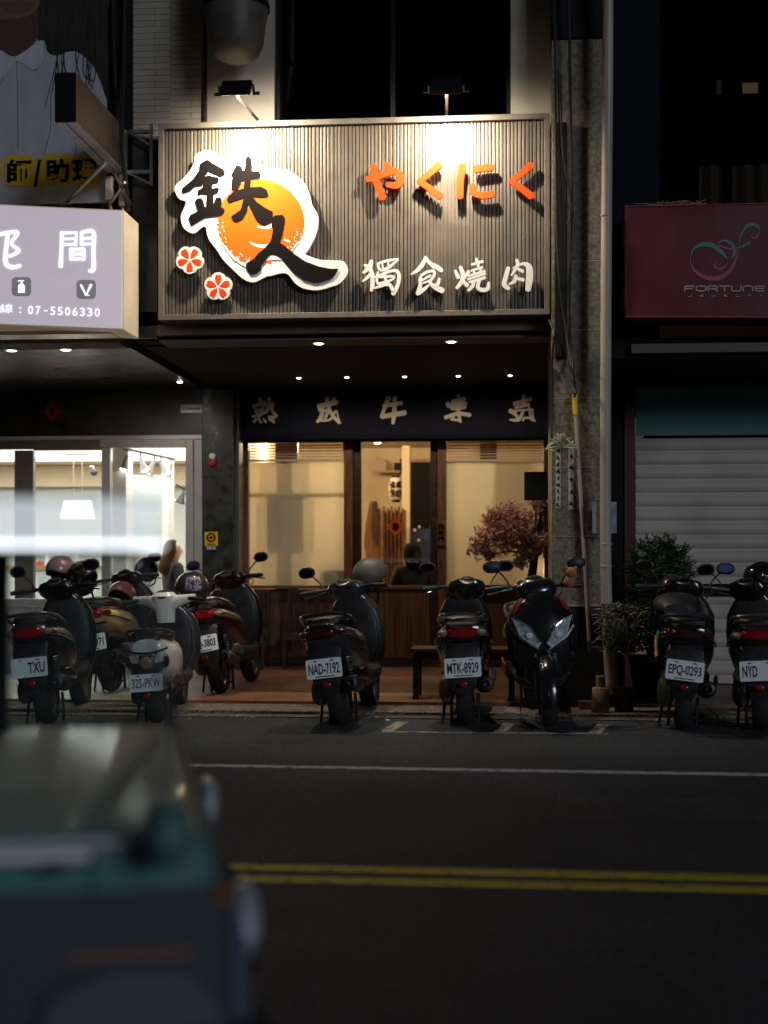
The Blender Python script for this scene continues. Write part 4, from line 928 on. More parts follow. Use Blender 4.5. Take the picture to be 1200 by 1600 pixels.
# pendant
c = P(121,797,17.2); pn = thing('pendant_lamp', 'glowing trapezoid pendant lamp hung on two thin rods', 'lamp', tuple(c))
a,b,z0,z1 = R(97,783,146,811,17.2)
def frust(m,cx,cy,w0,w1,d0,d1,z0,z1):
    return m.loft([[(cx-w0/2,cy-d0/2,z0),(cx+w0/2,cy-d0/2,z0),(cx+w0/2,cy+d0/2,z0),(cx-w0/2,cy+d0/2,z0)],[(cx-w1/2,cy-d1/2,z1),(cx+w1/2,cy-d1/2,z1),(cx+w1/2,cy+d1/2,z1),(cx-w1/2,cy+d1/2,z1)]])
frust(MB(),c.x,17.2,b-a,(b-a)*.82,.16,.1,z0,z1).build('lamp_shade', emis('pendant_glow',(1,.96,.86),1.1), pn)
for k in (-1,0,1): MB().lathe([(.02,0),(.02,.08),(.001,.085)],(c.x+k*.1,17.1,z0+.03),(0,0,1),10).build('bulb', emis('bulb_white',(1,.95,.85),6), pn)
MB().tube([(c.x-.05,17.2,z1),(c.x-.05,17.2,zc2)],.004,5).tube([(c.x+.06,17.2,z1),(c.x+.06,17.2,zc2)],.004,5).box(c.x-.14,c.x+.14,17.17,17.23,zc2-.02,zc2-.001).build('hanger', M['steel'], pn)
# track lights
trk = thing('lamp_track', 'black slanting lamp track under the bright shop ceiling', 'lamp track', tuple(P(230,712,16.6)))
ta, tb = P(183,692,15.9), P(273,725,17.9); ta.z = tb.z = zc2-.03
MB().tube([ta,tb],.013,6).build('rail', M['black'], trk)
for i,(k,an) in enumerate(((.16,-10),(.38,25),(.62,-25),(.74,35),(.95,-20))):
    p = ta.lerp(tb,k); t = thing('track_spotlight', ['first grey spotlight at the near end of the lamp track','second grey spotlight tilted outward on the lamp track','third grey spotlight in the middle of the lamp track','fourth grey spotlight crossing the third on the lamp track','fifth grey spotlight at the far end of the lamp track'][i], 'spotlight', tuple(p), 'spotlights on the lamp track')
    ax = Vector((math.sin(rad(an)),-.3,-1)).normalized()
    MB().tube([p,p+Vector((0,0,-.08))],.008,6).build('stem', M['black'], t)
    q = p+Vector((0,0,-.07))
    MB().lathe([(.022,0),(.028,.07),(.062,.19),(.060,.19),(.03,.1)],tuple(q),tuple(ax),16).build('lamp_head', mat('grey_lamp_head',(.16,.16,.155),.5), t, smooth=True)
    MB().lathe([(.05,.172),(.001,.174)],tuple(q),tuple(ax),14).build('bulb', emis('spot_bulb',(1,.95,.84),9), t)
p = P(286,772,17.8); t = thing('track_spotlight','lone dark spotlight hanging by the right jamb of the shop window','spotlight',tuple(p))
MB().tube([P(275,757,17.8),P(290,765,17.8)],.012,6).tube([P(287,764,17.8),P(287,772,17.8)],.008,6).build('stem',M['black'],t); MB().lathe([(.02,-.03),(.03,.03),(.065,.12),(.05,.12)],tuple(p),(-.3,-.2,-1),14).build('lamp_head',M['plastic'],t,smooth=True)
p = P(147,738,18.2); t = thing('ceiling_camera','small dome camera on a bracket inside the left shop','camera',tuple(p))
MB().tube([P(140,729,18.2),P(146,729,18.2),P(147,736,18.2)],.012,6).build('bracket',M['alu'],t); MB().ell(tuple(p),(.05,.05,.045)).build('dome',M['plastic'],t,smooth=True)
# red diamonds
def diamond(u,v,s,Y,ch,label,extra=None):
    t = thing('paper_charm', label, 'paper charm', (P(u,v,Y).x,Y,P(u,v+s,Y).z))
    p = MB().prism(zs([(u-s,v),(u,v-s*1.12),(u+s,v),(u,v+s*1.12)],0,0,1,Y),Y-.004,Y-.001).build('paper',M['red_paper'],t)
    m = MB()
    for k in range(4):
        an = k*math.pi/2; 
        for f in (.25,.5,.75):
            q0 = (u-s+f*s if k in (0,3) else u+f*s, 0)
        m.stroke(zst([(u+.84*s*math.cos(an),v+.94*s*math.sin(an),s*.06),(u+.84*s*math.cos(an+math.pi/2),v+.94*s*math.sin(an+math.pi/2),s*.06)],0,0,1,Y),Y-.006-k*.0003,Y-.0042,False)
    m.build('border',extra or M['gold'],t)
    a,b,z0,z1 = R(u-s*.42,v-s*.45,u+s*.42,v+s*.45,Y)
    MB().text(ch,a,b,z0,z1,Y-.006,Y-.0042,.03).build('character',M['letterblack'],t)
diamond(81.5,643,14,YA-.002,'春','red diamond paper charm with a black character on the marble fascia', M['letterblack'])
diamond(618,823,13.5,YS+.028,'春','bright red diamond paper charm on the clear restaurant door')
a,b,z0,z1 = R(282,632,316,645,YA-.02)
t = thing('name_plate','small white name plate on the marble fascia beside the column','sign',((a+b)/2,YA-.02,z0))
MB().box(a,b,YA-.02,YA-.001,z0,z1).build('plate',mat('plate_plastic',(.6,.6,.58),.5),t,bevel=.003)
MB().text('正忠路288號',a+.02,b-.02,z0+.03,z1-.03,YA-.023,YA-.0205,.01).build('plate_text',M['letterblack'],t)
x = P(281,591,14.3).x
downlight(281,591,(ZC-.001-CAM_H)*F/289,ZC-.001,30,'single bright white downlight over the left shop doorway',(1,.95,.88),.032,watt=9,tilt=25)

# ============================================================ RESTAURANT INTERIOR
RI = thing('dining_room', 'warm cream dining room seen through the middle door', 'room', (P(620,900,18).x,18,WALK))
xi0, xi1 = XL1+.06, P(862,800,YS).x+.9
MB().box(xi0,xi1,19.6,19.7,WALK,ZC-.3).build('back_wall', M['cream'], RI)
MB().box(xi0-.1,xi0,YS+.15,19.7,WALK,ZC-.3).build('side_wall', M['cream'], RI)
MB().box(xi1,xi1+.1,YS+.15,19.7,WALK,ZC-.3).build('side_wall', M['cream'], RI)
MB().box(xi0,xi1,YS+.11,19.7,ZC-.299,ZC-.2).build('room_ceiling', M['cream'], RI)
a,b,z0,z1 = R(640,722,700,1000,18.3)
MB().box(a,b+.4,18.3,18.35,WALK,z1).build('dark_doorway', M['black'], RI)
MB().box(a-.004,b+.4,18.28,18.298,z1+.0,z1+.04).build('door_head', M['palewood'], RI)
a,b,z0,z1 = R(644,826,676,930,18.2)
MB().box(a,b,18.2,18.22,z0,z1).build('blue_curtain', mat('blue_curtain',(.025,.045,.13),.8,var=.3,scale=4), RI)
m = MB()
for u,v in ((648,828),(654,844),(655,823)): m.lathe([(.02,0),(.001,.004)],tuple(P(u,v,18.19)),(0,-1,0),10)
m.build('curtain_dot', M['plate'], RI)
itw = lambda u0,u1,v0,v1,Y,m_,name,th=.05: MB().box(*(lambda r:(r[0],r[1],Y,Y+th,r[2],r[3]))(R(u0,v0,u1,v1,Y))).build(name,m_,RI)
itw(628,640,696,930,18.0,M['cream'],'door_jamb',.2)
sf = thing('wall_shelf','small wooden shelf on the cream wall above the lantern','shelf',tuple(P(605,737,19.3)))
a,b,z0,z1 = R(583,735,628,738,19.3); MB().box(a,b,19.3,19.59,z0,z1).build('board',M['palewood'],sf)
tag(MB().lathe([(.001,-.02),(.1,-.015),(.11,0),(.001,.005)],tuple(P(591,728,19.35)),(0,-1,.2),20).build('round_plate',mat('plate_ceramic',(.45,.35,.27),.5),None,smooth=True),'round pale plate propped on the wooden shelf','plate')
a,b,z0,z1 = R(616,723,627,735,19.32); tag(MB().box(a,b,19.32,19.5,z0+.002,z1).build('speaker',M['black'],bevel=.005),'black box speaker on the wooden wall shelf','speaker')
ln = thing('paper_lantern','white paper lantern printed with four bold black characters','lantern',tuple(P(619,785,18.6)))
c = P(619,764,18.6); MB().lathe([(.05,-.15),(.08,-.135),(.10,-.06),(.105,0),(.10,.06),(.08,.135),(.05,.15)],(c.x,18.6,c.z),(0,0,1),24).build('shade',mat('lantern_paper',(.7,.62,.48),.7,emit=(1,.78,.45),es=.03),ln,smooth=True)
MB().lathe([(.055,.15),(.055,.17),(.02,.175)],(c.x,18.6,c.z),(0,0,1),16).lathe([(.02,-.175),(.055,-.17),(.055,-.15)],(c.x,18.6,c.z),(0,0,1),16).tube([(c.x,18.6,c.z+.17),(c.x+.06,18.6,c.z+.20),(c.x+.06,18.6,c.z+.4)],.01,6).build('cap',M['black'],ln)
m = MB()
for i,ch in enumerate('熟成燒肉'):
    x = c.x-.078+(i%2)*.082; z = c.z+.006-(i//2)*.112
    m.text(ch,x,x+.072,z,z+.094,18.482,18.50,.045)
m.build('lantern_text',M['letterblack'],ln)
sc_ = thing('slat_screen','tall timber slat screen with a live edge board in the dining room','screen',tuple(P(605,915,17.6)))
a,b,z0,z1 = R(592,794,634,930,17.6)
m = MB(); n = 7
for i in range(n): m.box(a+(b-a)*i/n,a+(b-a)*(i+.45)/n,17.6,17.66,WALK,z1+.02*(i%2))
m.build('slat_panel',M['wood'],sc_)
MB().box(a,b,17.7,17.72,WALK,z1-.02).build('backing',M['palewood'],sc_)
MB().prism(zs(cat([(577,788),(582,783),(586,786),(588,800),(592,795),(594,820),(592,870),(594,930),(570,930),(572,880),(569,840)],True,3),0,0,1,17.4),17.4,17.45).build('live_edge_board',M['wood'],sc_)
MB().prism(zs(cat([(581,790),(590,786),(591,830),(589,850),(582,842)],True,3),0,0,1,17.38),17.37,17.395).build('dark_inlay',M['darkwood'],sc_)
# things near the frosted panes, seen as soft shadows
dy_ = -.12
dp = thing('timber_post','timber post with a boxed sign seen as a soft shadow behind the left frosted window','post',(P(450,915,16).x,16.0,WALK))
a,b,z0,z1 = R(433,715,467,930,15.95); MB().box(a,b,15.83,15.92,WALK,ZC-.31).build('upright',M['wood'],dp)
a,b,z0,z1 = R(421,768,480,834,15.9); MB().box(a,b,15.74,15.825,z0,z1).build('sign_box',M['wood'],dp,bevel=.004)
a,b,z0,z1 = R(392,764,538,771,15.8); MB().box(a,b,15.715,15.735,z0+.015,z1-.005).build('crossbar',M['wood'],dp)
dq = thing('timber_post','plain timber post seen as a soft stripe behind the right frosted window','post',(P(762,915,16).x,16.0,WALK))
a,b,z0,z1 = R(750,715,776,930,15.95); MB().box(a,b,15.95,16.05,WALK,ZC-.31).build('upright',M['wood'],dq)
for (u0,u1,v0,lb,r_) in ((435,476,905,'low dark menu box standing against the left frosted window',0),(500,540,877,'rounded dark chair back against the left frosted window',1)):
    a,b,z0,z1 = R(u0,v0,u1,916,YS+.13)
    if r_:
        t = thing('dining_chair',lb,'chair',((a+b)/2,YS+.2,WALK))
        MB().prism(zs(rrect(u0,v0,u1,960,7),0,0,1,YS+.13),YS+.10,YS+.14).build('backrest',M['cloth_black'],t)
        MB().box(a+.02,b-.02,YS+.15,YS+.55,.50,.56).build('seat',M['cloth_black'],t,bevel=.01)
        for sx in (a+.05,b-.05):
            for sy in (YS+.17,YS+.52): MB().tube([(sx,sy,WALK),(sx,sy,.5)],.015,6).build('leg',M['darkwood'],t)
    else: tag(MB().box(a,b,YS+.10,YS+.16,zSill+.001,z1).build('menu_box',M['black'],bevel=.004),lb,'box')
def plight(name,p,e,col=(1,.76,.46),r=.08):
    l = bpy.data.lights.new(name,'POINT'); l.energy=e; l.color=col; l.shadow_soft_size=r
    o = bpy.data.objects.new(name,l); COL.objects.link(o); o.location=p; return o
plight('room_bulb',(P(420,800,16.7).x,16.75,2.62),75,r=.05)
plight('room_bulb',(P(500,800,16.7).x,16.75,2.62),65,r=.05)
plight('room_bulb',(P(715,800,16.6).x,16.5,2.68),55,r=.05)
plight('room_bulb',(P(590,800,18).x,18.1,2.65),9,r=.06)
for i,u in enumerate((420,500,715,590)):
    y = (16.75,16.75,16.5,18.1)[i]; x = P(u,800,y).x
    tag(MB().lathe([(.05,0),(.045,-.05),(.001,-.06)],(x,y,ZC-.31),(0,0,1),14).build('ceiling_light',emis('warm_bulb',(1,.75,.42),2),None,smooth=True),['warm ceiling bulb over the left frosted window corner','warm ceiling bulb near the restaurant door post','warm ceiling bulb over the right frosted window','warm ceiling bulb over the slat screen'][i],'lamp')
# glowing table lamp behind the right pane
c = P(846,892,YS+.35); tl = thing('table_lamp','small glowing table lamp behind the right frosted window corner','lamp',(c.x,c.y,.8))
MB().lathe([(.09,-.12),(.11,0),(.07,.14)],tuple(c),(0,0,1),18).build('lamp_shade',emis('table_lamp_glow',(1,.62,.24),1.1),tl,smooth=True)
MB().lathe([(.08,0),(.02,.02),(.015,.25)],(c.x,c.y,c.z-.37),(0,0,1),12).build('base',M['darkwood'],tl,smooth=True)
MB().box(c.x-.25,c.x+.2,c.y-.15,c.y+.2,c.z-.41,c.z-.372).tube([(c.x,c.y,WALK),(c.x,c.y,c.z-.4)],.03,8).build('side_table',M['darkwood'],tl)
plight('lamp_bulb',(c.x,c.y-.13,c.z+.02),1.2)

# ---- chairs and bench outside
def chair(u0,u1,Y,label):
    a,b = P(u0,950,Y).x, P(u1,950,Y).x; zt_ = P((u0+u1)/2,921,Y).z; zs_ = P((u0+u1)/2,990,Y).z-.02
    t = thing('wooden_chair',label,'chair',((a+b)/2,Y-.2,WALK),'dark slatted chairs outside the restaurant')
    MB().box(a,b,Y-.42,Y,zs_-.04,zs_).build('seat',M['darkwood'],t,bevel=.006)
    for sx in (a,b-.035):
        MB().box(sx,sx+.035,Y-.035,Y,WALK,zt_).build('leg',M['darkwood'],t,bevel=.003)
        MB().box(sx,sx+.035,Y-.42,Y-.385,WALK,zs_-.041).build('leg',M['darkwood'],t,bevel=.003)
    MB().box(a+.036,b-.036,Y-.03,Y-.005,zt_-.05,zt_).box(a+.036,b-.036,Y-.03,Y-.005,zs_+.08,zs_+.11).build('back_rail',M['darkwood'],t)
    m = MB()
    for k in range(8): xx = a+.05+(b-a-.1)*k/7; m.box(xx-.008,xx+.008,Y-.024,Y-.01,zs_+.1105,zt_-.0505)
    m.build('slat_panel',M['darkwood'],t)
    MB().box(a+.0,b,Y-.40,Y-.38,.2,.24).build('stretcher',M['darkwood'],t)
chair(383,422,YS-.16,'dark slatted wooden chair half hidden behind the maroon scooter')
chair(450,500,YS-.16,'dark slatted wooden chair under the left frosted window')
be = thing('bench','low dark wooden bench behind the silver railed scooter','bench',(P(725,1090,12.0).x,12.0,WALK))
a,b = P(641,1020,11.85).x, P(808,1020,11.85).x; z1 = P(725,1014,11.85).z
bt = MB()
for k in range(3): bt.box(a,b,11.85+k*.155,11.85+k*.155+.147,z1-.035,z1)
bt.build('seat',M['darkwood'],be,bevel=.004)
MB().box(a+.03,b-.03,11.88,11.9,z1-.09,z1-.036).box(a+.03,b-.03,12.25,12.27,z1-.09,z1-.036).build('apron_rail',M['darkwood'],be)
for sx in (a+.02,b-.07):
    for sy in (11.87,12.24): MB().box(sx,sx+.05,sy,sy+.045,WALK,z1-.0365).build('leg',M['darkwood'],be,bevel=.003)

# ---- plants
def leaf(m, p, d, l, w, rr):
    d = d.normalized(); s = d.cross(Vector((rr.uniform(-.4,.4),rr.uniform(-.4,.4),1)))
    if s.length < 1e-3: s = Vector((1,0,0))
    s.normalize(); n = d.cross(s); q = p+d*l*.5+n*l*.06
    m.quad(p, q+s*w*.5, p+d*l-n*l*.05, q-s*w*.5)
rr = random.Random(21)
sk_ = thing('blossom_tree','potted dusty pink artificial blossom tree before the right frosted window','tree',tuple(G(828,1046,WALK)))
yb_ = 14.6
bs = [P(826,1012,yb_),P(825,960,yb_),P(829,915,yb_),P(834,880,yb_),P(838,850,yb_),P(845,815,yb_)]
m = MB().tube(cat([tuple(p) for p in bs],k=4),[.06-.0015*i for i in range(21)],8)
cl = []
for (u,v,dy,r) in ((760,842,-.1,.15),(748,858,0,.12),(775,825,.1,.16),(790,812,-.05,.15),(770,805,.05,.12),(806,830,-.15,.17),(800,805,.1,.14),(815,850,-.1,.15),(838,845,0,.15),(850,820,.05,.12),(846,793,0,.10),(838,783,.05,.08),(852,785,0,.09),(826,870,-.2,.10),(812,880,-.1,.07),(764,868,0,.06),(852,855,-.1,.11),(785,850,.1,.14),(825,812,.1,.11)):
    c = P(u,v,yb_+dy*1.5); cl.append((c,r)); st = bs[3].lerp(bs[4],rr.random())
    m.tube(cat([tuple(st),tuple(st.lerp(c,.5)+Vector((0,0,.06))),tuple(c)],k=3),[.018,.016,.014,.012,.01,.008,.005],5)
m.build('trunk',M['bark'],sk_,smooth=True)
m = MB()
for c,r in cl:
    for k in range(int(1250*r)):
        v = Vector((rr.gauss(0,1),rr.gauss(0,1),rr.gauss(0,1))).normalized()*r*rr.uniform(.35,1.12); p = c+v
        for j in range(4):
            d = Vector((rr.uniform(-1,1),rr.uniform(-1,1),rr.uniform(-.6,1))); leaf(m,p,d,rr.uniform(.022,.042),rr.uniform(.014,.026),rr)
m.build('crown',M['blossom'],sk_)
MB().lathe([(.10,0),(.15,.02),(.18,.30),(.19,.34),(.165,.34),(.15,.3)],(bs[0].x,yb_,WALK),(0,0,1),20).build('pot',M['terra'],sk_,smooth=True)

def shrub(name,label,Y,clumps,base,pot_r,pot_h,n,ll,seed,lm,stem_top):
    rr = random.Random(seed); t = thing(name,label,'plant',(base.x,base.y,base.z))
    MB().lathe([(pot_r*.7,0),(pot_r*.95,pot_h*.9),(pot_r,pot_h),(pot_r*.85,pot_h),(pot_r*.8,pot_h*.85)],tuple(base),(0,0,1),20).build('pot',M['plastic'],t,smooth=True)
    st = MB(); m = MB(); b0 = base+Vector((0,0,pot_h*.9))
    for (u,v,dy,r) in clumps:
        c = P(u,v,Y+dy); st.tube(cat([tuple(b0),tuple(b0.lerp(c,.5)+Vector((rr.uniform(-.05,.05),0,.05))),tuple(c)],k=3),[.014,.012,.011,.01,.008,.006,.004],5)
        for k in range(int(n*r/.15)):
            v_ = Vector((rr.gauss(0,1),rr.gauss(0,1),rr.gauss(0,1))).normalized(); p = c+v_*r*rr.uniform(.2,1.0)
            ax = (v_+Vector((rr.uniform(-.6,.6),rr.uniform(-.6,.6),rr.uniform(-.2,.5)))).normalized()
            for j in range(5):
                q = p+ax*j*.022
                for s in (-1,1):
                    d = ax*.5+Vector((ax.y,-ax.x,.1)).normalized()*s; leaf(m,q,d,ll*rr.uniform(.7,1.2),ll*.36,rr)
    st.build('stem',M['bark'],t,smooth=True); m.build('foliage',M[lm],t)
bp_ = G(1020,1082,WALK); 
shrub('potted_shrub','tall leafy green potted shrub before the grey roller shutter',12.5,[(1010,868,0,.10),(1035,862,.1,.08),(1000,890,-.1,.11),(1025,890,0,.14),(1050,880,0,.09),(1072,892,.1,.05),(1005,920,0,.13),(1035,915,-.1,.13),(1055,908,0,.09),(1000,945,.1,.11),(990,965,0,.09),(1020,945,0,.14),(1010,985,0,.12),(1040,960,0,.12),(1045,855,.0,.04),(1065,872,0,.05)],Vector((P(1015,1060,12.5).x,12.5,WALK)),.19,.34,80,.055,31,'leaf',0)
rr = random.Random(8); c = P(970,1010,11.3); sp = thing('spiky_plant','potted spiky olive plant leaning on the cream pole','plant',(c.x,11.3,.035))
m = MB()
for i in range(150):
    u,v = rr.uniform(940,1005), rr.uniform(950,1020); b_ = P(u,v,11.22+rr.uniform(-.1,.1))
    for k in range(4):
        an = rr.uniform(0,6.28); d = Vector((math.cos(an),rr.uniform(-.6,.3),math.sin(an)*.7+.4)).normalized(); l = rr.uniform(.05,.10)
        e = b_+d*l; m.tube([b_,b_+d*l*.5+Vector((0,0,.008)),e-Vector((0,0,.012))],[.006,.005,.001],4)
m.build('leaves',M['leaf2'],sp)
MB().tube([tuple(P(972,1075,11.3)),tuple(P(968,1030,11.3)),tuple(P(972,985,11.25))],.02,6).build('stem',M['bark'],sp)
MB().lathe([(.07,0),(.10,.17),(.105,.19),(.09,.19)],(P(975,1085,11.3).x,11.3,.035),(0,0,1),18).build('pot',M['plastic'],sp,smooth=True)
# logs and brick at the pole foot
c = G(938,1113,.035)
tag(MB().lathe([(.066,0),(.070,.01),(.068,.19),(.064,.195)],tuple(c),(.02,0,1),18).build('log',M['log'],None,smooth=True),'upright cut log stump at the foot of the granite pillar','log')
tag(MB().lathe([(.033,0),(.034,.085),(.030,.088)],(c.x+.0,c.y+.02,c.z+.1955),(0,0,1),14).build('log',M['log'],None,smooth=True),'small log piece standing on top of the stump','log')
c2 = G(916,1108,.035); tag(MB().box(c2.x-.06,c2.x+.05,c2.y-.04,c2.y+.06,.035,.10).build('brick',M['terra'],None,bevel=.005),'broken brick beside the upright log stump','brick')

# ============================================================ PEOPLE
def skinned(name, pts, edges, parent, m_, sub=2, loc=None):
    me = bpy.data.meshes.new(name); me.from_pydata([p[:3] for p in pts], edges, [])
    o = bpy.data.objects.new(name, me); COL.objects.link(o); o.parent = parent
    me.materials.append(m_)
    md = o.modifiers.new('skin','SKIN'); md.use_smooth_shade = True
    if not me.skin_vertices: 
        me.attributes.new  # layer is created by the modifier in the UI; make it here
    bm = bmesh.new(); bm.from_mesh(me); ly = bm.verts.layers.skin.verify(); bm.verts.ensure_lookup_table()
    for i, p in enumerate(pts):
        r = p[3] if isinstance(p[3], tuple) else (p[3],p[3]); bm.verts[i][ly].radius = r; bm.verts[i][ly].use_root = (i == 0)
    bm.to_mesh(me); bm.free()
    md2 = o.modifiers.new('sub','SUBSURF'); md2.levels = sub; md2.render_levels = sub
    return o
def person(loc, rz, label, hair, cloth, hairlen, head_turn=0, seat=.62):
    t = thing('person', label, 'person', loc); t.rotation_euler = (0,0,rz)
    s = seat+.09         # hip height; faces +Y locally
    B = [(0,0,s,.10),(0,.01,s+.18,.095),(0,0,s+.36,(.12,.09)),(0,-.01,s+.47,(.07,.06)),(0,.0,s+.55,.048),(0,.015,s+.63,.072),(0,.02,s+.71,.088),(0,.01,s+.785,.072)]
    E_ = [(i,i+1) for i in range(7)]
    def limb(base, pts):
        st = len(B); 
        for i,p in enumerate(pts): B.append(p); E_.append((base if i == 0 else st+i-1, st+i))
        return len(B)-1
    for sx in (-1,1):
        h = limb(0,[(sx*.09,.04,s-.01,.085),(sx*.12,.40,s,.065),(sx*.12,.43,s-.24,.05),(sx*.12,.40,s-.46,.036),(sx*.12,.50,s-.49,.03)])
        w = limb(2,[(sx*.17,0,s+.47,.052),(sx*.22,.03,s+.18,.042),(sx*.16,.24,s+.12,.033),(sx*.13,.33,s+.15,.024),(sx*.12,.38,s+.155,(.032,.014))])
        for f in range(4):
            fx = sx*.12+(f-1.5)*.018; L = (.05,.06,.065,.05)[f]
            limb(w,[(fx,.405,s+.15,.0085),(fx,.405+L*.6,s+.14,.008),(fx,.405+L*.8,s+.115,.0065)])
        limb(w-1,[(sx*.12-sx*.035,.36,s+.145,.0095),(sx*.12-sx*.05,.395,s+.135,.0075)])
    skinned('body', B, E_, t, M['skin'])
    z = s+.70
    MB().ell((-.032,.10,z),(.012,.008,.007),8,6).ell((.032,.10,z),(.012,.008,.007),8,6).build('eyes', M['hair_black'], t, local=True)
    MB().loft([[(-.012,.095,z+.01),(.012,.095,z+.01),(.004,.10,z+.012)],[(-.018,.098,z-.035),(.018,.098,z-.035),(.0,.125,z-.03)]]).build('nose', M['skin'], t, local=True)
    MB().ell((0,.098,z-.065),(.022,.008,.007),8,6).build('lips', M['redpaint'], t, local=True)
    # clothing
    C_ = [(0,0,s-.03,.13),(0,.0,s+.2,.13),(0,-.005,s+.44,(.16,.12)),(0,-.01,s+.56,(.10,.08))]; CE = [(0,1),(1,2),(2,3)]
    for sx in (-1,1):
        k = len(C_); C_ += [(sx*.17,0,s+.50,.075),(sx*.235,.03,s+.22,.062),(sx*.18,.18,s+.13,.05)]; CE += [(2,k),(k,k+1),(k+1,k+2)]
    skinned('shirt', C_, CE, t, M[cloth])
    T_ = [(0,0,s-.02,.13)]; TE = []
    for sx in (-1,1):
        k = len(T_); T_ += [(sx*.09,.05,s-.02,.105),(sx*.12,.41,s,.08),(sx*.12,.43,s-.24,.068),(sx*.12,.41,s-.43,.06)]; TE += [(0,k),(k,k+1),(k+1,k+2),(k+2,k+3)]
    skinned('trousers', T_, TE, t, M['cloth_black'])
    H = MB()
    rings = []
    prof = [(.001,.835),(.06,.825),(.095,.785),(.112,.72),(.112,.66),(.105,.60)] + ([(.115,.56),(.125,.50),(.11,.44),(.04,.40)] if hairlen > 1 else [(.09,.54),(.05,.50)])
    for k,(r,hz) in enumerate(prof):
        ring = []
        for i in range(20):
            a = 2*math.pi*i/20; y = math.sin(a)*r*1.05
            back = -.012 if hz > .6 else -.05-(.6-hz)*.12
            if y > 0 and hz < .79: y *= .25 if hz > .62 else .1
            wv = .006*math.sin(i*3+k*2)
            ring.append((math.cos(a)*(r+wv)*(1.0 if hz>.55 else 1.1), y+back+wv, s+hz))
        rings.append(ring)
    H.loft(rings).build('hair', M[hair], t, smooth=True, local=True, sub=1)
    if hairlen == 1:   # tied tail
        MB().tube(cat([(0,-.10,s+.70),(.02,-.17,s+.62),(.04,-.16,s+.45)],k=4),[.03,.035,.038,.04,.036,.03,.025,.018,.008],8).build('pony_tail', M[hair], t, smooth=True, local=True)
    st = thing('bar_stool','tall wooden stool under the '+('person in black' if cloth=='cloth_black' else 'long haired person'),'stool',loc)
    MB().lathe([(.16,seat-.04),(.17,seat-.03),(.17,seat-.005),(.15,seat)],(0,0,0),(0,0,1),20).build('seat',M['darkwood'],st,local=True)
    for k in range(4):
        an = k*math.pi/2+.78; MB().tube([(math.cos(an)*.12,math.sin(an)*.12,seat-.04),(math.cos(an)*.19,math.sin(an)*.19,0)],.015,6).build('leg',M['darkwood'],st,local=True)
    return t
c = P(643,860,16.35); topz = P(640,846,16.35).z-WALK
person((c.x,16.35,WALK), rad(28), 'dark haired person in a black top seated beyond the restaurant door','hair_black','cloth_black',1,seat=topz-.93)
c = P(271,860,16.7); topz = P(271,842,16.7).z-WALK
person((c.x,16.7,WALK), rad(-58), 'person with long brown hair and charcoal top seen from behind in the left shop','hair_brown','cloth_grey',2,seat=topz-.93)
# ============================================================ SCOOTERS
def sec(y, zc, hw, ht, hb=None, e=2.6, xc=0, n=20):
    hb = ht if hb is None else hb; r = []
    for i in range(n):
        a = 2*math.pi*i/n; c, s = math.cos(a), math.sin(a)
        x = math.copysign(abs(c)**(2/e), c)*hw; z = math.copysign(abs(s)**(2/e), s)*(ht if s > 0 else hb)
        r.append((xc+x, y, zc+z))
    return r
def secz(z, yc, hw, hf, hb, e=2.5, n=22):        # horizontal section
    r = []
    for i in range(n):
        a = 2*math.pi*i/n; c, s = math.cos(a), math.sin(a)
        r.append((math.copysign(abs(c)**(2/e), c)*hw, yc+math.copysign(abs(s)**(2/e), s)*(hf if s > 0 else hb), z))
    return r
def wheel(y, par, name, R_=.235, w=.060):
    pr = [(R_-.075,-w*.75),(R_-.05,-w),(R_-.02,-w*.92),(R_-.004,-w*.5),(R_,0),(R_-.004,w*.5),(R_-.02,w*.92),(R_-.05,w),(R_-.075,w*.75)]
    t = MB().lathe(pr+[pr[0]],(0,y,R_),(1,0,0),36,False).build(name, M['tyre'], par, smooth=True, local=True)
    rim = MB().lathe([(R_-.07,-w*.7),(R_-.085,-w*.5),(R_-.085,w*.5),(R_-.07,w*.7)],(0,y,R_),(1,0,0),32,False)
    rim.lathe([(.045,-w*.8),(.045,w*.8)],(0,y,R_),(1,0,0),16)
    for k in range(5):
        a = k*2*math.pi/5; rim.tube([(0,y+.04*math.cos(a),R_+.04*math.sin(a)),(0,y+(R_-.085)*math.cos(a+.12),R_+(R_-.085)*math.sin(a+.12))],.016,6)
    rim.build('rim', M['metal'], t, smooth=True, local=True)
    return t
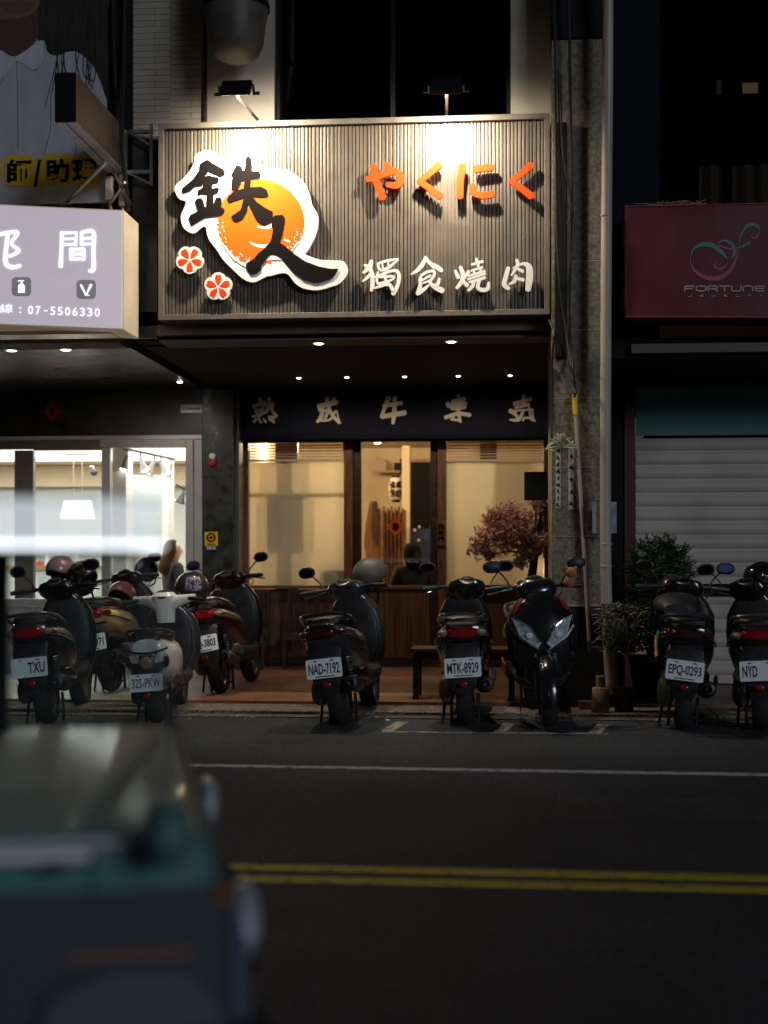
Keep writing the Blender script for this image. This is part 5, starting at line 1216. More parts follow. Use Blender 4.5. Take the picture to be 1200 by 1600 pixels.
def scooter(label, pos, head, lean, body, plate, style='std', accent='plastic', seatm='seat', rail='metal', tail='redlens', signal='amber', mirrors=(1,1), shield=None, lights='none', grp='scooters parked along the kerb', front=False, ptilt=0, mir_out=.0, steer=8):
    t = thing('scooter', label, 'scooter', pos, grp)
    t.rotation_euler = (0, rad(-lean), rad(-head))
    if style == 'retro': t.scale = (.92,.92,.9)
    bm_ = M[body]; retro = style == 'retro'; sport = style == 'sport'
    L = dict(parent=t, local=True)
    # tail body
    if retro:
        S_ = [sec(-.37,.66,.06,.06,.07),sec(-.35,.66,.12,.10,.13,2.3),sec(-.27,.645,.175,.13,.19,2.3),sec(-.10,.62,.21,.14,.24,2.3),sec(.10,.59,.215,.15,.24,2.3),sec(.32,.55,.19,.17,.20,2.3),sec(.52,.49,.16,.21,.16),sec(.60,.47,.10,.2,.12)]
    elif sport:
        S_ = [sec(-.42,.77,.03,.03,.03),sec(-.38,.765,.09,.045,.05,2),sec(-.25,.735,.14,.06,.09,2),sec(-.08,.68,.175,.09,.14,2.3),sec(.12,.62,.195,.12,.18),sec(.35,.55,.19,.16,.18),sec(.54,.48,.165,.2,.15),sec(.61,.46,.11,.19,.12)]
    else:
        S_ = [sec(-.38,.72,.05,.04,.05),sec(-.355,.715,.125,.055,.09),sec(-.27,.69,.165,.08,.13),sec(-.10,.65,.195,.10,.17),sec(.10,.60,.205,.13,.19),sec(.35,.54,.195,.17,.19),sec(.54,.48,.165,.20,.16),sec(.61,.46,.11,.19,.12)]
    ro = -.04 if retro else 0
    S_ = [[(q[0],q[1],q[2]+ro*(1 if q[1] < .3 else .4)) for q in r_] for r_ in S_]
    MB().loft(S_).build('tail_body', bm_, smooth=True, **L)
    dz = .02 if sport else 0
    Q = [sec(-.30,.785+dz,.07,.02,.03),sec(-.27,.79+dz,.125,.035,.05),sec(-.15,.795+dz,.15,.04,.07),sec(.05,.785+dz,.16,.045,.08),sec(.25,.75,.14,.045,.08),sec(.45,.735,.115,.045,.08),sec(.59,.72,.08,.035,.06),sec(.63,.71,.04,.015,.03)]
    Q = [[(q[0],q[1],q[2]+ro*(1 if q[1] < .3 else .5)) for q in r_] for r_ in Q]
    MB().loft(Q).build('seat', M[seatm], smooth=True, **L)
    # grab rail
    g = [(.165,.02,.745),(.178,-.15,.79+dz),(.15,-.31,.825+dz),(.08,-.375,.835+dz),(-.08,-.375,.835+dz),(-.15,-.31,.825+dz),(-.178,-.15,.79+dz),(-.165,.02,.745)]
    MB().tube(cat([(q[0],q[1],q[2]+ro) for q in g],k=5),.014,8).build('grab_rail', M[rail], smooth=True, **L)
    # lamps
    if retro:
        MB().box(-.062,.062,-.392,-.33,.465,.595).build('lamp_frame', M['chrome'], bevel=.02, **L)
        MB().ell((0,-.397,.53),(.052,.016,.052)).build('tail_lamp', M['amber'], smooth=True, **L)
        for s in (-1,1):
            o = MB().ell((s*.145,-.315,.54),(.03,.055,.058)).build('signal_trim', M['chrome'], smooth=True, **L)
            MB().ell((s*.150,-.330,.54),(.024,.05,.050)).build('signal_lens', M['smoke'], smooth=True, local=True, parent=o)
        MB().tube(cat([(-.16,-.30,.64),(-.1,-.40,.62),(0,-.42,.61),(.1,-.40,.62),(.16,-.30,.64)],k=4),.008,6).tube([(-.09,-.405,.62),(-.05,-.41,.52),(-.07,-.43,.44)],.004,5).tube([(.09,-.405,.62),(.06,-.41,.52),(.09,-.43,.44)],.004,5).build('luggage_cord', M['black'], **L)
        MB().loft([sec(-.335,.725,.09,.07,.08,2.4),sec(-.30,.725,.11,.085,.09,2.4),sec(-.265,.725,.09,.07,.08,2.4)]).build('back_pad', M['seat'], smooth=True, **L)
    else:
        zt = .715 if not sport else .765; ww = .105 if not sport else .08
        MB().loft([sec(-.405,zt-.005,ww*.75,.025,.03),sec(-.385,zt-.01,ww,.038,.045),sec(-.345,zt-.01,ww*1.12,.045,.05)]).build('tail_lamp', M[tail], smooth=True, **L)
        for s in (-1,1): MB().ell((s*(ww+.03),-.335,zt-.015),(.040,.05,.026)).build('turn_signal', M[signal], smooth=True, **L)
        MB().loft([sec(-.40,zt+.035,ww*.8,.012,.012),sec(-.33,zt+.05,ww*1.1,.014,.014),sec(-.25,zt+.055,ww*1.2,.012,.012)]).build('lamp_lip', M[accent], smooth=True, **L)
    # rear fender and plate
    MB().loft([sec(-.30,.64+ro*2.6,.12,.03,.06),sec(-.37,.57+ro*2.2,.125,.04,.07),sec(-.395,.46+ro*1.3,.115,.04,.08),sec(-.385,.36,.10,.03,.06),sec(-.36,.28,.075,.015,.03)]).build('rear_fender', M['plastic'], smooth=True, **L)
    MB().loft([sec(-.26,.40,.05,.03,.03),sec(-.16,.475,.065,.012,.02),sec(0,.50,.065,.012,.02),sec(.14,.46,.06,.012,.02)]).build('mud_hugger', M['plastic'], smooth=True, **L)
    if plate is not None:
        mt = Matrix.Translation((0,-.44,.455 if not retro else .375)) @ Matrix.Rotation(rad(ptilt),4,'Y') @ Matrix.Rotation(rad(-9),4,'X')
        p = MB()
        rc = []
        for cx,cz,a0 in ((.118,.058,0),(-.118,.058,90),(-.118,-.058,180),(.118,-.058,270)):
            for k in range(4): a = rad(a0+k*30); rc.append((cx+.012*math.cos(a), cz+.012*math.sin(a)))
        po_ = p.prism(rc,-.002,.002).xf(mt).build('licence_plate', M['plate'], **L)
        if front is False and plate:
            x0,x1 = (-.112,.112) if len(plate) > 4 else ((-.112,-.01) if plate.startswith('N') else (-.01,.112))
            MB().text(plate,x0,x1,-.042,.036,-.0042,-.0022,.018).xf(mt).build('plate_text', M['platetext'] if not retro else M['plategreen'], parent=po_, local=True)
            b_ = MB()
            for s in (-1,1): b_.lathe([(.007,0),(.005,.004),(.001,.0045)],(s*.062,-.002,.054),(0,-1,0),8).box(s*.062-.016,s*.062+.016,-.0035,-.0021,.051,.057)
            if len(plate) == 8: b_.box(-.07,.07,-.0036,-.0022,-.061,-.053)
            b_.xf(mt).build('plate_screw', M['metal'], parent=po_, local=True)
    # small trims
    MB().ell((0,-.428,.335 if not retro else .27),(.030,.006,.020),12,6).build('reflector', M['redlens'], smooth=True, **L)
    for s in (-1,1):
        if not retro: MB().tube(cat([(s*.128,-.35,.675+dz*2),(s*.172,-.26,.67+dz),(s*.205,-.08,.635),(s*.212,.12,.60)],k=4),.006,5).build('tail_trim', M['chrome'] if rail == 'chrome' else M['metal'], smooth=True, **L)
    MB().tube(cat([(-.126,-.25,.785+dz+ro),(-.158,-.08,.775+dz+ro),(-.165,.08,.765+ro*.9),(-.145,.26,.735+ro*.8)],k=3),.004,4).tube(cat([(.126,-.25,.785+dz+ro),(.158,-.08,.775+dz+ro),(.165,.08,.765+ro*.9),(.145,.26,.735+ro*.8)],k=3),.004,4).build('seat_piping', M['metal'], **L)
    MB().box(.02,.09,-.412,-.398,.515,.535).build('maker_badge', M['metal'], **L) if not retro else None
    # drive train
    wheel(0,t,'rear_wheel')
    MB().loft([sec(-.17,.24,.02,.05,.05,2.4,-.115),sec(-.13,.255,.055,.10,.08,2.4,-.125),sec(0,.26,.065,.12,.09,2.4,-.13),sec(.20,.265,.055,.085,.08,2.4,-.125),sec(.38,.285,.055,.095,.09,2.4,-.12),sec(.46,.29,.03,.07,.07,2.4,-.115)]).build('engine_case', M['metal'] if not sport else M['plastic'], smooth=True, **L)
    mf = MB().lathe([(.02,-.01),(.045,0),(.058,.04),(.062,.12),(.062,.34),(.05,.40),(.02,.44),(.015,.62)],(.165,-.36,.33),(-.05,1,-.10),18).build('muffler', M['plastic'], smooth=True, **L)
    MB().lathe([(.026,-.035),(.026,.0),(.018,.002),(.018,-.033)],(.165,-.36,.33),(-.05,1,-.1),12,False).build('muffler_tip', M['chrome'], parent=mf, smooth=True, local=True)
    MB().loft([sec(-.27,.385,.012,.035,.03,3,.215),sec(-.1,.375,.016,.045,.05,3,.222),sec(.08,.35,.012,.03,.04,3,.215)]).build('heat_shield', M[accent] if accent != 'plastic' else M['metal'], parent=mf, smooth=True, local=True)
    sh = MB()
    for s in (-1,1):
        sh.tube([(s*.11,-.03,.30),(s*.105,-.10,.56)],.012,8)
        q = [(s*.1085+.028*math.cos(k*.8), -.045-.045*k/56+.028*math.sin(k*.8)*.9, .34+.17*k/56) for k in range(57)]
        sh.tube(q,.006,5)
    sh.build('shock_absorber', M['metal'], smooth=True, **L)
    MB().tube([(-.10,.12,.28),(-.15,.06,.16),(-.17,.02,.02)],.011,6).lathe([(.025,0),(.025,.008)],(-.172,.02,.008),(0,0,1),10).build('side_stand', M['plastic'], **L)
    cs = MB()
    for s in (-1,1): cs.tube([(s*.10,.10,.22),(s*.10,.07,.08),(s*.10,.05,.012)],.012,6)
    cs.tube([(-.11,.06,.08),(.11,.06,.08)],.01,6).build('centre_stand', M['plastic'], **L)
    # floor and shield
    sm = M[shield] if shield else bm_
    MB().loft([sec(.42,.36,.15,.05,.14),sec(.62,.34,.19,.03,.12),sec(.90,.34,.19,.03,.10),sec(1.02,.38,.15,.05,.10)]).build('floorboard', M['plastic'], smooth=True, **L)
    k = 1.12 if retro else (1.16 if front else 1)
    MB().loft([secz(.30,1.03,.10,.05,.05),secz(.36,1.04,.17*k,.09,.06),secz(.50,1.05,.215*k,.13,.07),secz(.66,1.05,.225*k,.15,.07),secz(.80,1.03,.21*k,.14,.065),secz(.90,1.01,.155*k,.11,.06),secz(.965,.99,.09,.06,.05)]).build('leg_shield', sm, smooth=True, **L)
    MB().loft([secz(.40,.975,.12,.02,.02),secz(.52,.968,.185,.02,.025),secz(.70,.968,.19,.02,.025),secz(.84,.955,.165,.02,.02),secz(.91,.95,.12,.015,.015)]).build('inner_shield', M['plastic'], smooth=True, **L)
    fk = MB()
    for s in (-1,1): fk.tube([(s*.075,1.27,.235),(s*.07,1.18,.52)],.018,8)
    fk.build('fork', M['metal'], smooth=True, **L)
    rot = Matrix.Translation((0,1.2,0)) @ Matrix.Rotation(rad(-steer),4,'Z') @ Matrix.Translation((0,-1.2,0))
    fw = wheel(1.27,t,'front_wheel')
    fr_ = []
    for a in (-15,10,40,70,100,130,155):
        c_, s_ = math.cos(rad(a)), math.sin(rad(a)); rr_ = .262
        ring = []
        for j in range(12):
            b = 2*math.pi*j/12; rr2 = rr_+.03*max(0,math.sin(b))*(.6 if a in (-15,155) else 1)
            ring.append((math.cos(b)*(.066 if a not in (-15,155) else .05), 1.27+c_*rr2, .235+s_*rr2))
        fr_.append(ring)
    MB().loft(fr_).build('front_fender', sm, smooth=True, **L)
    # handlebar group (turned a little)
    def H(mb): return mb.xf(rot)
    if retro:
        H(MB().loft([secz(.80,.96,.085,.06,.07),secz(.90,.95,.09,.07,.08),secz(.98,.945,.11,.085,.09),secz(1.04,.94,.115,.085,.09),secz(1.075,.945,.08,.06,.065)])).build('handlebar_cover', bm_, smooth=True, **L)
        H(MB().loft([sec(-.02,-.02,.075,.06,.075),sec(.08,-.005,.058,.045,.05),sec(.2,.0,.032,.028,.028)]).xf(Matrix.Translation((.08,.945,1.0))@Matrix.Rotation(rad(-90),4,'Z')@Matrix.Rotation(rad(6),4,'X'))).build('bar_fairing', bm_, smooth=True, **L)
        H(MB().loft([sec(-.02,-.02,.075,.06,.075),sec(.08,-.005,.058,.045,.05),sec(.2,.0,.032,.028,.028)]).xf(Matrix.Translation((-.08,.945,1.0))@Matrix.Rotation(rad(90),4,'Z')@Matrix.Rotation(rad(6),4,'X'))).build('bar_fairing', bm_, smooth=True, **L)
        dr = .06
    else:
        H(MB().loft([secz(.90,.985,.075,.07,.05),secz(.955,.98,.145,.10,.075),secz(1.01,.965,.165,.105,.085),secz(1.055,.955,.13,.085,.07),secz(1.075,.95,.07,.05,.04)])).build('handlebar_cover', sm if not front else M['gloss'], smooth=True, **L)
        dr = .05
    H(MB().lathe([(dr+.012,-.012),(dr+.012,.004),(dr,.008),(dr*.97,.0),(.001,.001)],(0,.905,1.062),(0,-.55,1),24)).build('instrument', M['metal'], smooth=True, **L)
    for s in (-1,1):
        g_ = H(MB().tube(cat([(s*.10,.955,1.005),(s*.20,.93,1.012),(s*.25,.905,1.008),(s*.365,.875,1.0)],k=3),[.014,.014,.014,.014,.014,.018,.018,.019,.019,.018][:10],10)).build('grip', M['plastic'], smooth=True, **L)
        H(MB().tube([(s*.18,.97,1.0),(s*.26,.985,.985),(s*.36,.945,.965)],.006,6)).build('brake_lever', M['chrome'], parent=g_, smooth=True, local=True)
        if (mirrors[0] if s < 0 else mirrors[1]):
            mo = mir_out
            mr = H(MB().tube(cat([(s*.19,.95,1.02),(s*.225,.965,1.08),(s*(.285+mo),.95,1.15)],k=4),.0065,6).loft([secz(0,0,.03,.008,.010),secz(.02,0,.062,.02,.012),secz(.05,0,.07,.024,.012),secz(.075,0,.06,.02,.012),secz(.092,0,.03,.008,.008)]  if False else [[(p[0]+s*(.315+mo),p[1]+.95,p[2]+1.125) for p in r_] for r_ in (secz(0,0,.035,.010,.010,2),secz(.018,0,.064,.022,.012,2),secz(.045,0,.074,.026,.012,2),secz(.072,0,.064,.022,.012,2),secz(.09,0,.035,.010,.010,2))])).build('mirror', M['plastic'], smooth=True, **L)
            H(MB().loft([[(p[0]+s*(.315+mo),p[2]+.95-.0125,p[1]+1.17) for p in secz(yy,0,.060*q_,.034*q_,.034*q_,2)] for yy,q_ in ((0,1),(-.003,.96))])).build('mirror_glass', M['mirrorglass'], parent=mr, local=True)
    if front:
        for s in (-1,1):
            # slanted headlamp set in the apron
            pts = [(s*.018,.60),(s*.05,.565),(s*.17,.655),(s*.225,.80),(s*.19,.785),(s*.09,.715)]
            fb = MB(); n = len(pts)
            def yf2(x,z): return 1.05+.155*max(.10,(1-(min(abs(x),.259)/.262)**2.5))**.4 - abs(z-.66)*.06
            fv = [(x,yf2(x,z)+.016,z) for x,z in pts]; bv = [(x,yf2(x,z)-.05,z) for x,z in pts]
            fb.add(fv+bv,[tuple(range(n)),tuple(range(2*n-1,n-1,-1))]+[(i,(i+1)%n,(i+1)%n+n,i+n) for i in range(n)])
            hl = fb.build('headlight', M['clearlens'], bevel=.004, **L)
            MB().ell((s*.105,yf2(.105,.66)+.020,.66),(.026,.008,.022),14,8).build('reflector_bowl', mat('pale_reflector',(.72,.76,.86),.25), parent=hl, smooth=True, local=True)
            MB().tube([(s*.03,yf2(.03,.61)+.02,.612),(s*.09,yf2(.09,.71)+.02,.722),(s*.19,yf2(.19,.79)+.018,.792),(s*.226,yf2(.226,.80)+.016,.806)],.006,6).build('lamp_brow', M['chrome'], parent=hl, smooth=True, local=True)
            MB().tube([(s*.035,yf2(.035,.57)+.006,.555),(s*.17,yf2(.17,.64)+.008,.645),(s*.225,yf2(.22,.72)+.01,.72)],.011,6).build('lamp_trim', M['metal'], parent=hl, smooth=True, local=True)
            MB().tube(cat([(s*.20,1.09,.80),(s*.165,1.10,.875),(s*.13,1.10,.93)],k=3),[.012,.014,.014,.012,.01,.008,.006],6).build('accent_stripe', M['redpaint'], smooth=True, **L)
            MB().loft([sec(.0,0,.02,.05,.06,2.2,s*.215),sec(.12,-.02,.018,.07,.08,2.2,s*.225),sec(.22,-.02,.006,.03,.04,2.2,s*.21)]).xf(Matrix.Translation((0,.95,.62))).build('side_cowl', M['gloss'], smooth=True, **L)
        MB().tube(cat([(-.19,.95,.84),(-.25,.75,.80),(-.24,.55,.74)],k=3),.014,6).build('accent_stripe', M['redpaint'], smooth=True, **L)
        MB().loft([secz(.86,1.10,.10,.04,.03),secz(.92,1.085,.11,.035,.03),secz(.985,1.05,.08,.012,.02)]).build('windscreen', M['gloss'], smooth=True, **L)
        MB().box(-.07,.07,1.168,1.174,.47,.53).build('front_emblem', M['plastic'], **L)
    else:
        MB().ell((0,1.165,.80),(.085,.045,.06)).build('headlight', M['clearlens'], smooth=True, **L)
    # cables
    MB().tube(cat([(-.12,.99,1.0),(-.16,1.08,.97),(-.10,1.06,.88)],k=4),.005,5).tube(cat([(.12,.99,1.0),(.17,1.09,.96),(.10,1.06,.88)],k=4),.005,5).build('brake_cable', M['cable'], smooth=True, **L)
    return t
def gp(u,v,z=0): p = G(u,v,z); return (p.x,p.y,z)
def at_y(u,v,z):   # ground contact solved for a raised pavement
    return gp(u,v,z)
s_left = scooter('black scooter furthest to the left, seen through the car glass with a dull plate', gp(77,1131), -6, 6, 'gloss', 'TXU', accent='chrome', mirrors=(1,1), steer=10)
s_ochre = scooter('ochre cream scooter with black lower body and a brown red helmet on its seat', at_y(176,1080,WALK), 1, 7, 'creampaint', 'EPC-8971', shield='maroon', tail='redlens', mirrors=(0,1), signal='smoke', ptilt=-5)
s_white = scooter('cream white retro scooter with a square rear lamp and cord over its tail', gp(246,1130), -5, 3, 'whitepaint', '325-PKW', style='retro', shield='greypaint', mirrors=(0,0), rail='plastic', ptilt=-1)
s_maroon = scooter('dark maroon scooter standing on the red tiles beside the dark column', at_y(346,1082,WALK), 2, 7, 'maroon', 'PCQ-3803', mirrors=(1,1), ptilt=-4, mir_out=.03)
s_nad = scooter('black scooter carrying a matt grey helmet in front of the timber door', gp(536,1133), 4, 7, 'greypaint', 'NAD-7192', tail='smoke', signal='smoke', rail='gloss', accent='gloss', mirrors=(1,0))
s_mtk = scooter('black scooter with silver grab rail and wide red tail lamp before the bench', gp(727,1132), -1, 1.5, 'gloss', 'MTK-8929', rail='chrome', accent='plastic', mirrors=(1,1), steer=-6, ptilt=-2)
s_front = scooter('black sporty scooter facing the street with slanted headlamps and red stripes', (lambda f: (f.x-1.27*math.sin(rad(176)), f.y-1.27*math.cos(rad(176)), .02))(G(858,1140)), 176, -3, 'gloss', '', style='sport', accent='redpaint', mirrors=(1,1), front=True, steer=-4)
s_epq = scooter('dark scooter with a green leaf decal on its side before the potted shrub', gp(1066,1139), 7, -2.5, 'gloss', 'EPQ-0293', tail='smoke', signal='smoke', accent='gloss', mirrors=(1,1), rail='plastic', ptilt=4)
s_nyd = scooter('black scooter with a red tail lamp cut off by the photo edge', gp(1190,1140), 9, 3, 'gloss', 'NYD', rail='metal', mirrors=(1,1), steer=10)
# ochre scooter stripe; green decal; doll
MB().loft([sec(-.366,.745,.126,.008,.010),sec(-.36,.745,.135,.010,.012),sec(-.27,.745,.168,.010,.012),sec(-.15,.735,.19,.01,.012)]).build('red_stripe', M['redpaint'], s_ochre, smooth=True, local=True)
MB().loft([sec(-.30,.50,.12,.05,.06),sec(-.15,.47,.19,.06,.07),sec(.1,.42,.205,.07,.07),sec(.4,.38,.19,.06,.05)]).build('lower_cowl', M['plastic'], s_ochre, smooth=True, local=True)
dm = mat('leaf_decal',(.05,.30,.12),.4,var=.8,scale=14,stretch=(1,1,3))
MB().loft([sec(-.20,.63,.012,.07,.08,2.2,-.188),sec(-.05,.60,.012,.11,.13,2.2,-.203),sec(.12,.57,.010,.07,.10,2.2,-.205)]).build('leaf_decal', dm, s_epq, smooth=True, local=True)
MB().tube([(-.20,-.18,.52),(-.215,-.05,.60),(-.215,.05,.66)],.012,6).build('red_decal', M['redpaint'], s_epq, smooth=True, local=True)
# covered load on the seat of the leaf-decal scooter: raincoat bundle
cvr = thing('folded_raincoat','dark folded raincoat bundle on the seat of the leaf decal scooter','raincoat',tuple(G(1066,1139)+Vector((.02,.45,.80))))
MB().loft([sec(-.14,.05,.12,.05,.05,2.4),sec(-.05,.07,.17,.09,.07,2.4),sec(.10,.08,.18,.10,.08,2.3),sec(.25,.08,.15,.08,.07,2.4),sec(.33,.07,.08,.04,.05)]).build('folded_cloth', mat('raincoat',(.013,.013,.016),.5,bump=.8,bscale=14), cvr, smooth=True, local=True)

# ============================================================ HELMETS
def helmet(label, c, rz, tilt, m_, r=.128, visor=None, decal=None, strap=True, roll=0, front=74, back=126):
    t = thing('helmet', label, 'helmet', tuple(c), 'helmets left on the parked scooters'); t.rotation_euler = (rad(tilt), rad(roll), rad(rz))
    n = 28; K = 11; rings = []
    def tm(a):                       # rim angle, opening toward +Y
        f = (math.sin(a)+1)/2
        return rad(back+(front-back)*(f**2.2))
    def pt(a, th, rr): return (rr*.97*math.sin(th)*math.cos(a), rr*1.10*math.sin(th)*math.sin(a), rr*1.02*math.cos(th))
    for k in range(K+1):
        rings.append([pt(2*math.pi*i/n, max(.02,tm(2*math.pi*i/n)*k/K), r) for i in range(n)])
    MB().loft(rings, False).build('shell', m_, t, smooth=True, local=True, ang=60)
    rin = [[pt(2*math.pi*i/n, max(.02,tm(2*math.pi*i/n)*k/K*.995), r*.88) for i in range(n)] for k in range(K+1)]
    MB().loft(rin, False).build('liner', M['cloth_black'], t, smooth=True, local=True)
    MB().ell((0,-.012,-r*.55),(r*.80,r*.86,r*.55),16,8).build('padding', M['cloth_black'], t, smooth=True, local=True)
    q = [pt(2*math.pi*i/n, tm(2*math.pi*i/n), r*.955) for i in range(n)]; q.append(q[0])
    MB().tube(q, r*.07, 6, False).build('rim_trim', M['plastic'], t, smooth=True, local=True)
    if strap:
        MB().tube(cat([pt(0,tm(0),r*.9),(r*.75,.02,-r*1.25),(r*.45,.03,-r*1.75)],k=3),.009,5).tube(cat([pt(math.pi,tm(math.pi),r*.9),(-r*.7,.02,-r*1.3),(-r*.25,.03,-r*1.6)],k=3),.009,5).build('strap', M['black'], t, local=True)
    if visor:
        vr = [[pt(rad(90+b), rad(th), r*1.10) for b in range(-65,66,10)] for th in (55,68,82,97,110)]
        vm = MB(); nv = len(vr[0]); vm.add([p for g in vr for p in g],[(k*nv+i,k*nv+i+1,(k+1)*nv+i+1,(k+1)*nv+i) for k in range(4) for i in range(nv-1)])
        vm.xf(Matrix.Rotation(rad(visor),4,'X')).build('visor', glass('visor_plastic',(.75,.73,.70),.12,.12), t, smooth=True, local=True, solid=.002)
        for s in (-1,1): MB().lathe([(.018,0),(.016,.006),(.001,.007)],(s*r*.99,.0,.01),(s,0,0),12).build('visor_hinge', M['metal'], t, smooth=True, local=True)
    if decal:
        vr = [[pt(rad(decal[0]+b), rad(th), r*1.006) for b in range(-28,29,7)] for th in range(50,101,10)]
        vm = MB(); nv = len(vr[0]); vm.add([p for g in vr for p in g],[(k*nv+i,k*nv+i+1,(k+1)*nv+i+1,(k+1)*nv+i) for k in range(5) for i in range(nv-1)])
        vm.build('decal', decal[1], t, smooth=True, local=True)
    return t
Hm = lambda n,c,r=.25: mat(n,c,r,coat=.6,rvar=.08,scale=9)
def dcl(name, base, c2):
    m = mat(name, base, .35); nt = m.node_tree; n_ = nt.nodes; b = n_['Principled BSDF']
    tc = n_.new('ShaderNodeTexCoord'); nz = n_.new('ShaderNodeTexNoise'); nz.inputs['Scale'].default_value = 24; nz.inputs['Detail'].default_value = 2; nz.inputs['Distortion'].default_value = 1.5
    r_ = n_.new('ShaderNodeValToRGB'); nt.links.new(tc.outputs['Object'],nz.inputs[0]); nt.links.new(nz.outputs[0],r_.inputs[0]); nt.links.new(r_.outputs[0],b.inputs['Base Color'])
    r_.color_ramp.elements[0].color = (*base,1); r_.color_ramp.elements[0].position = .47; r_.color_ramp.elements[1].color = (*c2,1); r_.color_ramp.elements[1].position = .52
    return m
helmet('glossy mauve pink helmet, upper one of the pair hung on the black left scooter', P(95,890,12.0), 165, -18, Hm('mauve_shell',(.36,.20,.22)))
helmet('dark maroon helmet with pale swirl and flipped clear visor on the black left scooter', P(127,905,11.7), 250, 12, Hm('plum_shell',(.06,.018,.025)), r=.132, visor=58, decal=(200,dcl('pale_swirl',(.22,.19,.21),(.06,.02,.03))))
helmet('brown red helmet lying on the seat of the ochre cream scooter', P(191,930,13.2), 170, 6, Hm('brick_shell',(.40,.12,.09)), r=.135)
helmet('grey green open helmet hung high with its dark opening facing the street', P(229,888,14.3), 190, 18, Hm('sage_shell',(.34,.36,.30)), r=.125, front=50)
helmet('charcoal helmet with purple graphic hung on the cream white scooter bar', P(300,918,11.75), 70, 0, Hm('graphite_shell',(.035,.032,.032)), r=.135, decal=(215,dcl('purple_graphic',(.03,.028,.03),(.30,.24,.38))))
helmet('matt grey helmet hung on the handlebar of the black scooter before the door', P(579,897,11.75), -60, 0, mat('matt_grey_shell',(.085,.08,.078),.5,rvar=.1,scale=8), r=.138)
helmet('black helmet with a clear shiny visor at the photo edge', P(1191,902,11.6), 115, 0, Hm('black_shell',(.02,.018,.018)), visor=4)
helmet('small dark helmet with a golden glint behind the leaf decal scooter seat', P(1048,920,11.5), 190, 0, Hm('bronze_shell',(.05,.035,.02)), r=.115, strap=False)
# brown helmet-like bag on the maroon scooter, doll on the front-facing one
bg_ = thing('shoulder_bag','brown leather bag hung behind the patterned charcoal helmet','bag',tuple(P(347,935,13.6)))
MB().loft([sec(-.07,0,.10,.08,.10,2.4),sec(0,0,.13,.10,.12,2.4),sec(.07,0,.10,.08,.10,2.4)]).build('pouch', mat('tan_leather',(.20,.09,.04),.5,var=.3,scale=9), bg_, smooth=True, local=True)
MB().tube(cat([(-.10,0,.06),(-.05,0,.20),(.06,0,.20),(.10,0,.06)],k=4),.012,6).build('strap', M['black'], bg_, smooth=True, local=True)
c = P(890,905,10.6); dl = thing('plush_toy','small orange plush toy sitting on the bar of the street facing scooter','toy',tuple(c))
pl_ = mat('plush_orange',(.42,.18,.07),.95,bump=.6,bscale=160); MB().ell((0,0,-.02),(.042,.04,.045)).build('plush_body', mat('plush_pink',(.38,.15,.10),.95,bump=.6,bscale=160), dl, smooth=True, local=True)
h_ = MB().ell((.012,-.005,.05),(.042,.04,.04)).build('plush_head', pl_, dl, smooth=True, local=True)
for s in (-1,1): MB().ell((.012+s*.032,0,.083),(.014,.01,.014)).build('plush_ear', pl_, dl, smooth=True, local=True)
c = P(850,907,10.7); MB().ell((c.x-P(890,905,10.6).x,.0,-.005),(.018,.015,.018)).build('plush_charm', M['gold'], dl, smooth=True, local=True)

# ============================================================ PASSING CAR
Yc = 2.05; Wd = 1.42
cr = thing('passing_car','teal car with a lit white roof bar crossing the near lane','car',(P(0,1600,Yc).x-1.2,Yc+Wd/2,0))
teal = mat('teal_paint',(.085,.20,.21),.45,coat=.2,rvar=.05,scale=4)
navy = mat('blue_grey_paint',(.085,.11,.15),.3,coat=.5,rvar=.05,scale=4)
cz = lambda v: P(300,v,Yc).z
cx = lambda u: P(u,1200,Yc).x
xR = cx(0)-2.6
body = [(xR,.30),(xR,cz(1300)),(cx(300),cz(1300)),(cx(318),cz(1310)),(cx(335),cz(1340)),(cx(345),cz(1400)),(cx(345),.32)]
MB().prism(body,Yc,Yc+Wd).build('body', teal, cr, bevel=.03, smooth=True)
clad = [(xR-.01,.2),(xR-.01,cz(1378)),(cx(350),cz(1382)),(cx(360),cz(1405)),(cx(362),cz(1460)),(cx(366),.2)]
MB().prism(clad,Yc-.015,Yc+Wd+.015).build('sill', mat('slate_cladding',(.045,.055,.065),.7), cr, bevel=.025, smooth=True)
nose = [(cx(300),.24),(cx(300),cz(1408)),(cx(352),cz(1412)),(cx(385),cz(1470)),(cx(398),cz(1560)),(cx(400),.24)]
MB().prism(nose,Yc+.03,Yc+Wd-.03).build('bumper', navy, cr, bevel=.04, smooth=True)
MB().prism([(cx(60),cz(1600)),(cx(90),cz(1530)),(cx(180),cz(1492)),(cx(290),cz(1500)),(cx(345),cz(1560)),(cx(350),cz(1600))],Yc-.05,Yc-.016).build('wheel_arch', navy, cr, bevel=.012, smooth=True)
MB().box(cx(120),cx(300),Yc-.022,Yc-.0155,cz(1484),cz(1480)).build('red_strip', mat('orange_strip',(.5,.12,.06),.5), cr)
for v0,v1,ue,nm in ((1306,1313,219,'moulding'),(1321,1334,150,'moulding')):  # side trim whose white colour carries the passing light streaks
    MB().box(xR+.05,cx(ue),Yc-.018,Yc-.0005,cz(v1),cz(v0)).build(nm, mat('white_moulding',(.85,.86,.86),.4), cr, bevel=.004)
MB().box(xR+.05,cx(262),Yc-.014,Yc-.0005,cz(1363),cz(1357)).build('green_strip', mat('green_strip',(.02,.30,.22),.5), cr)
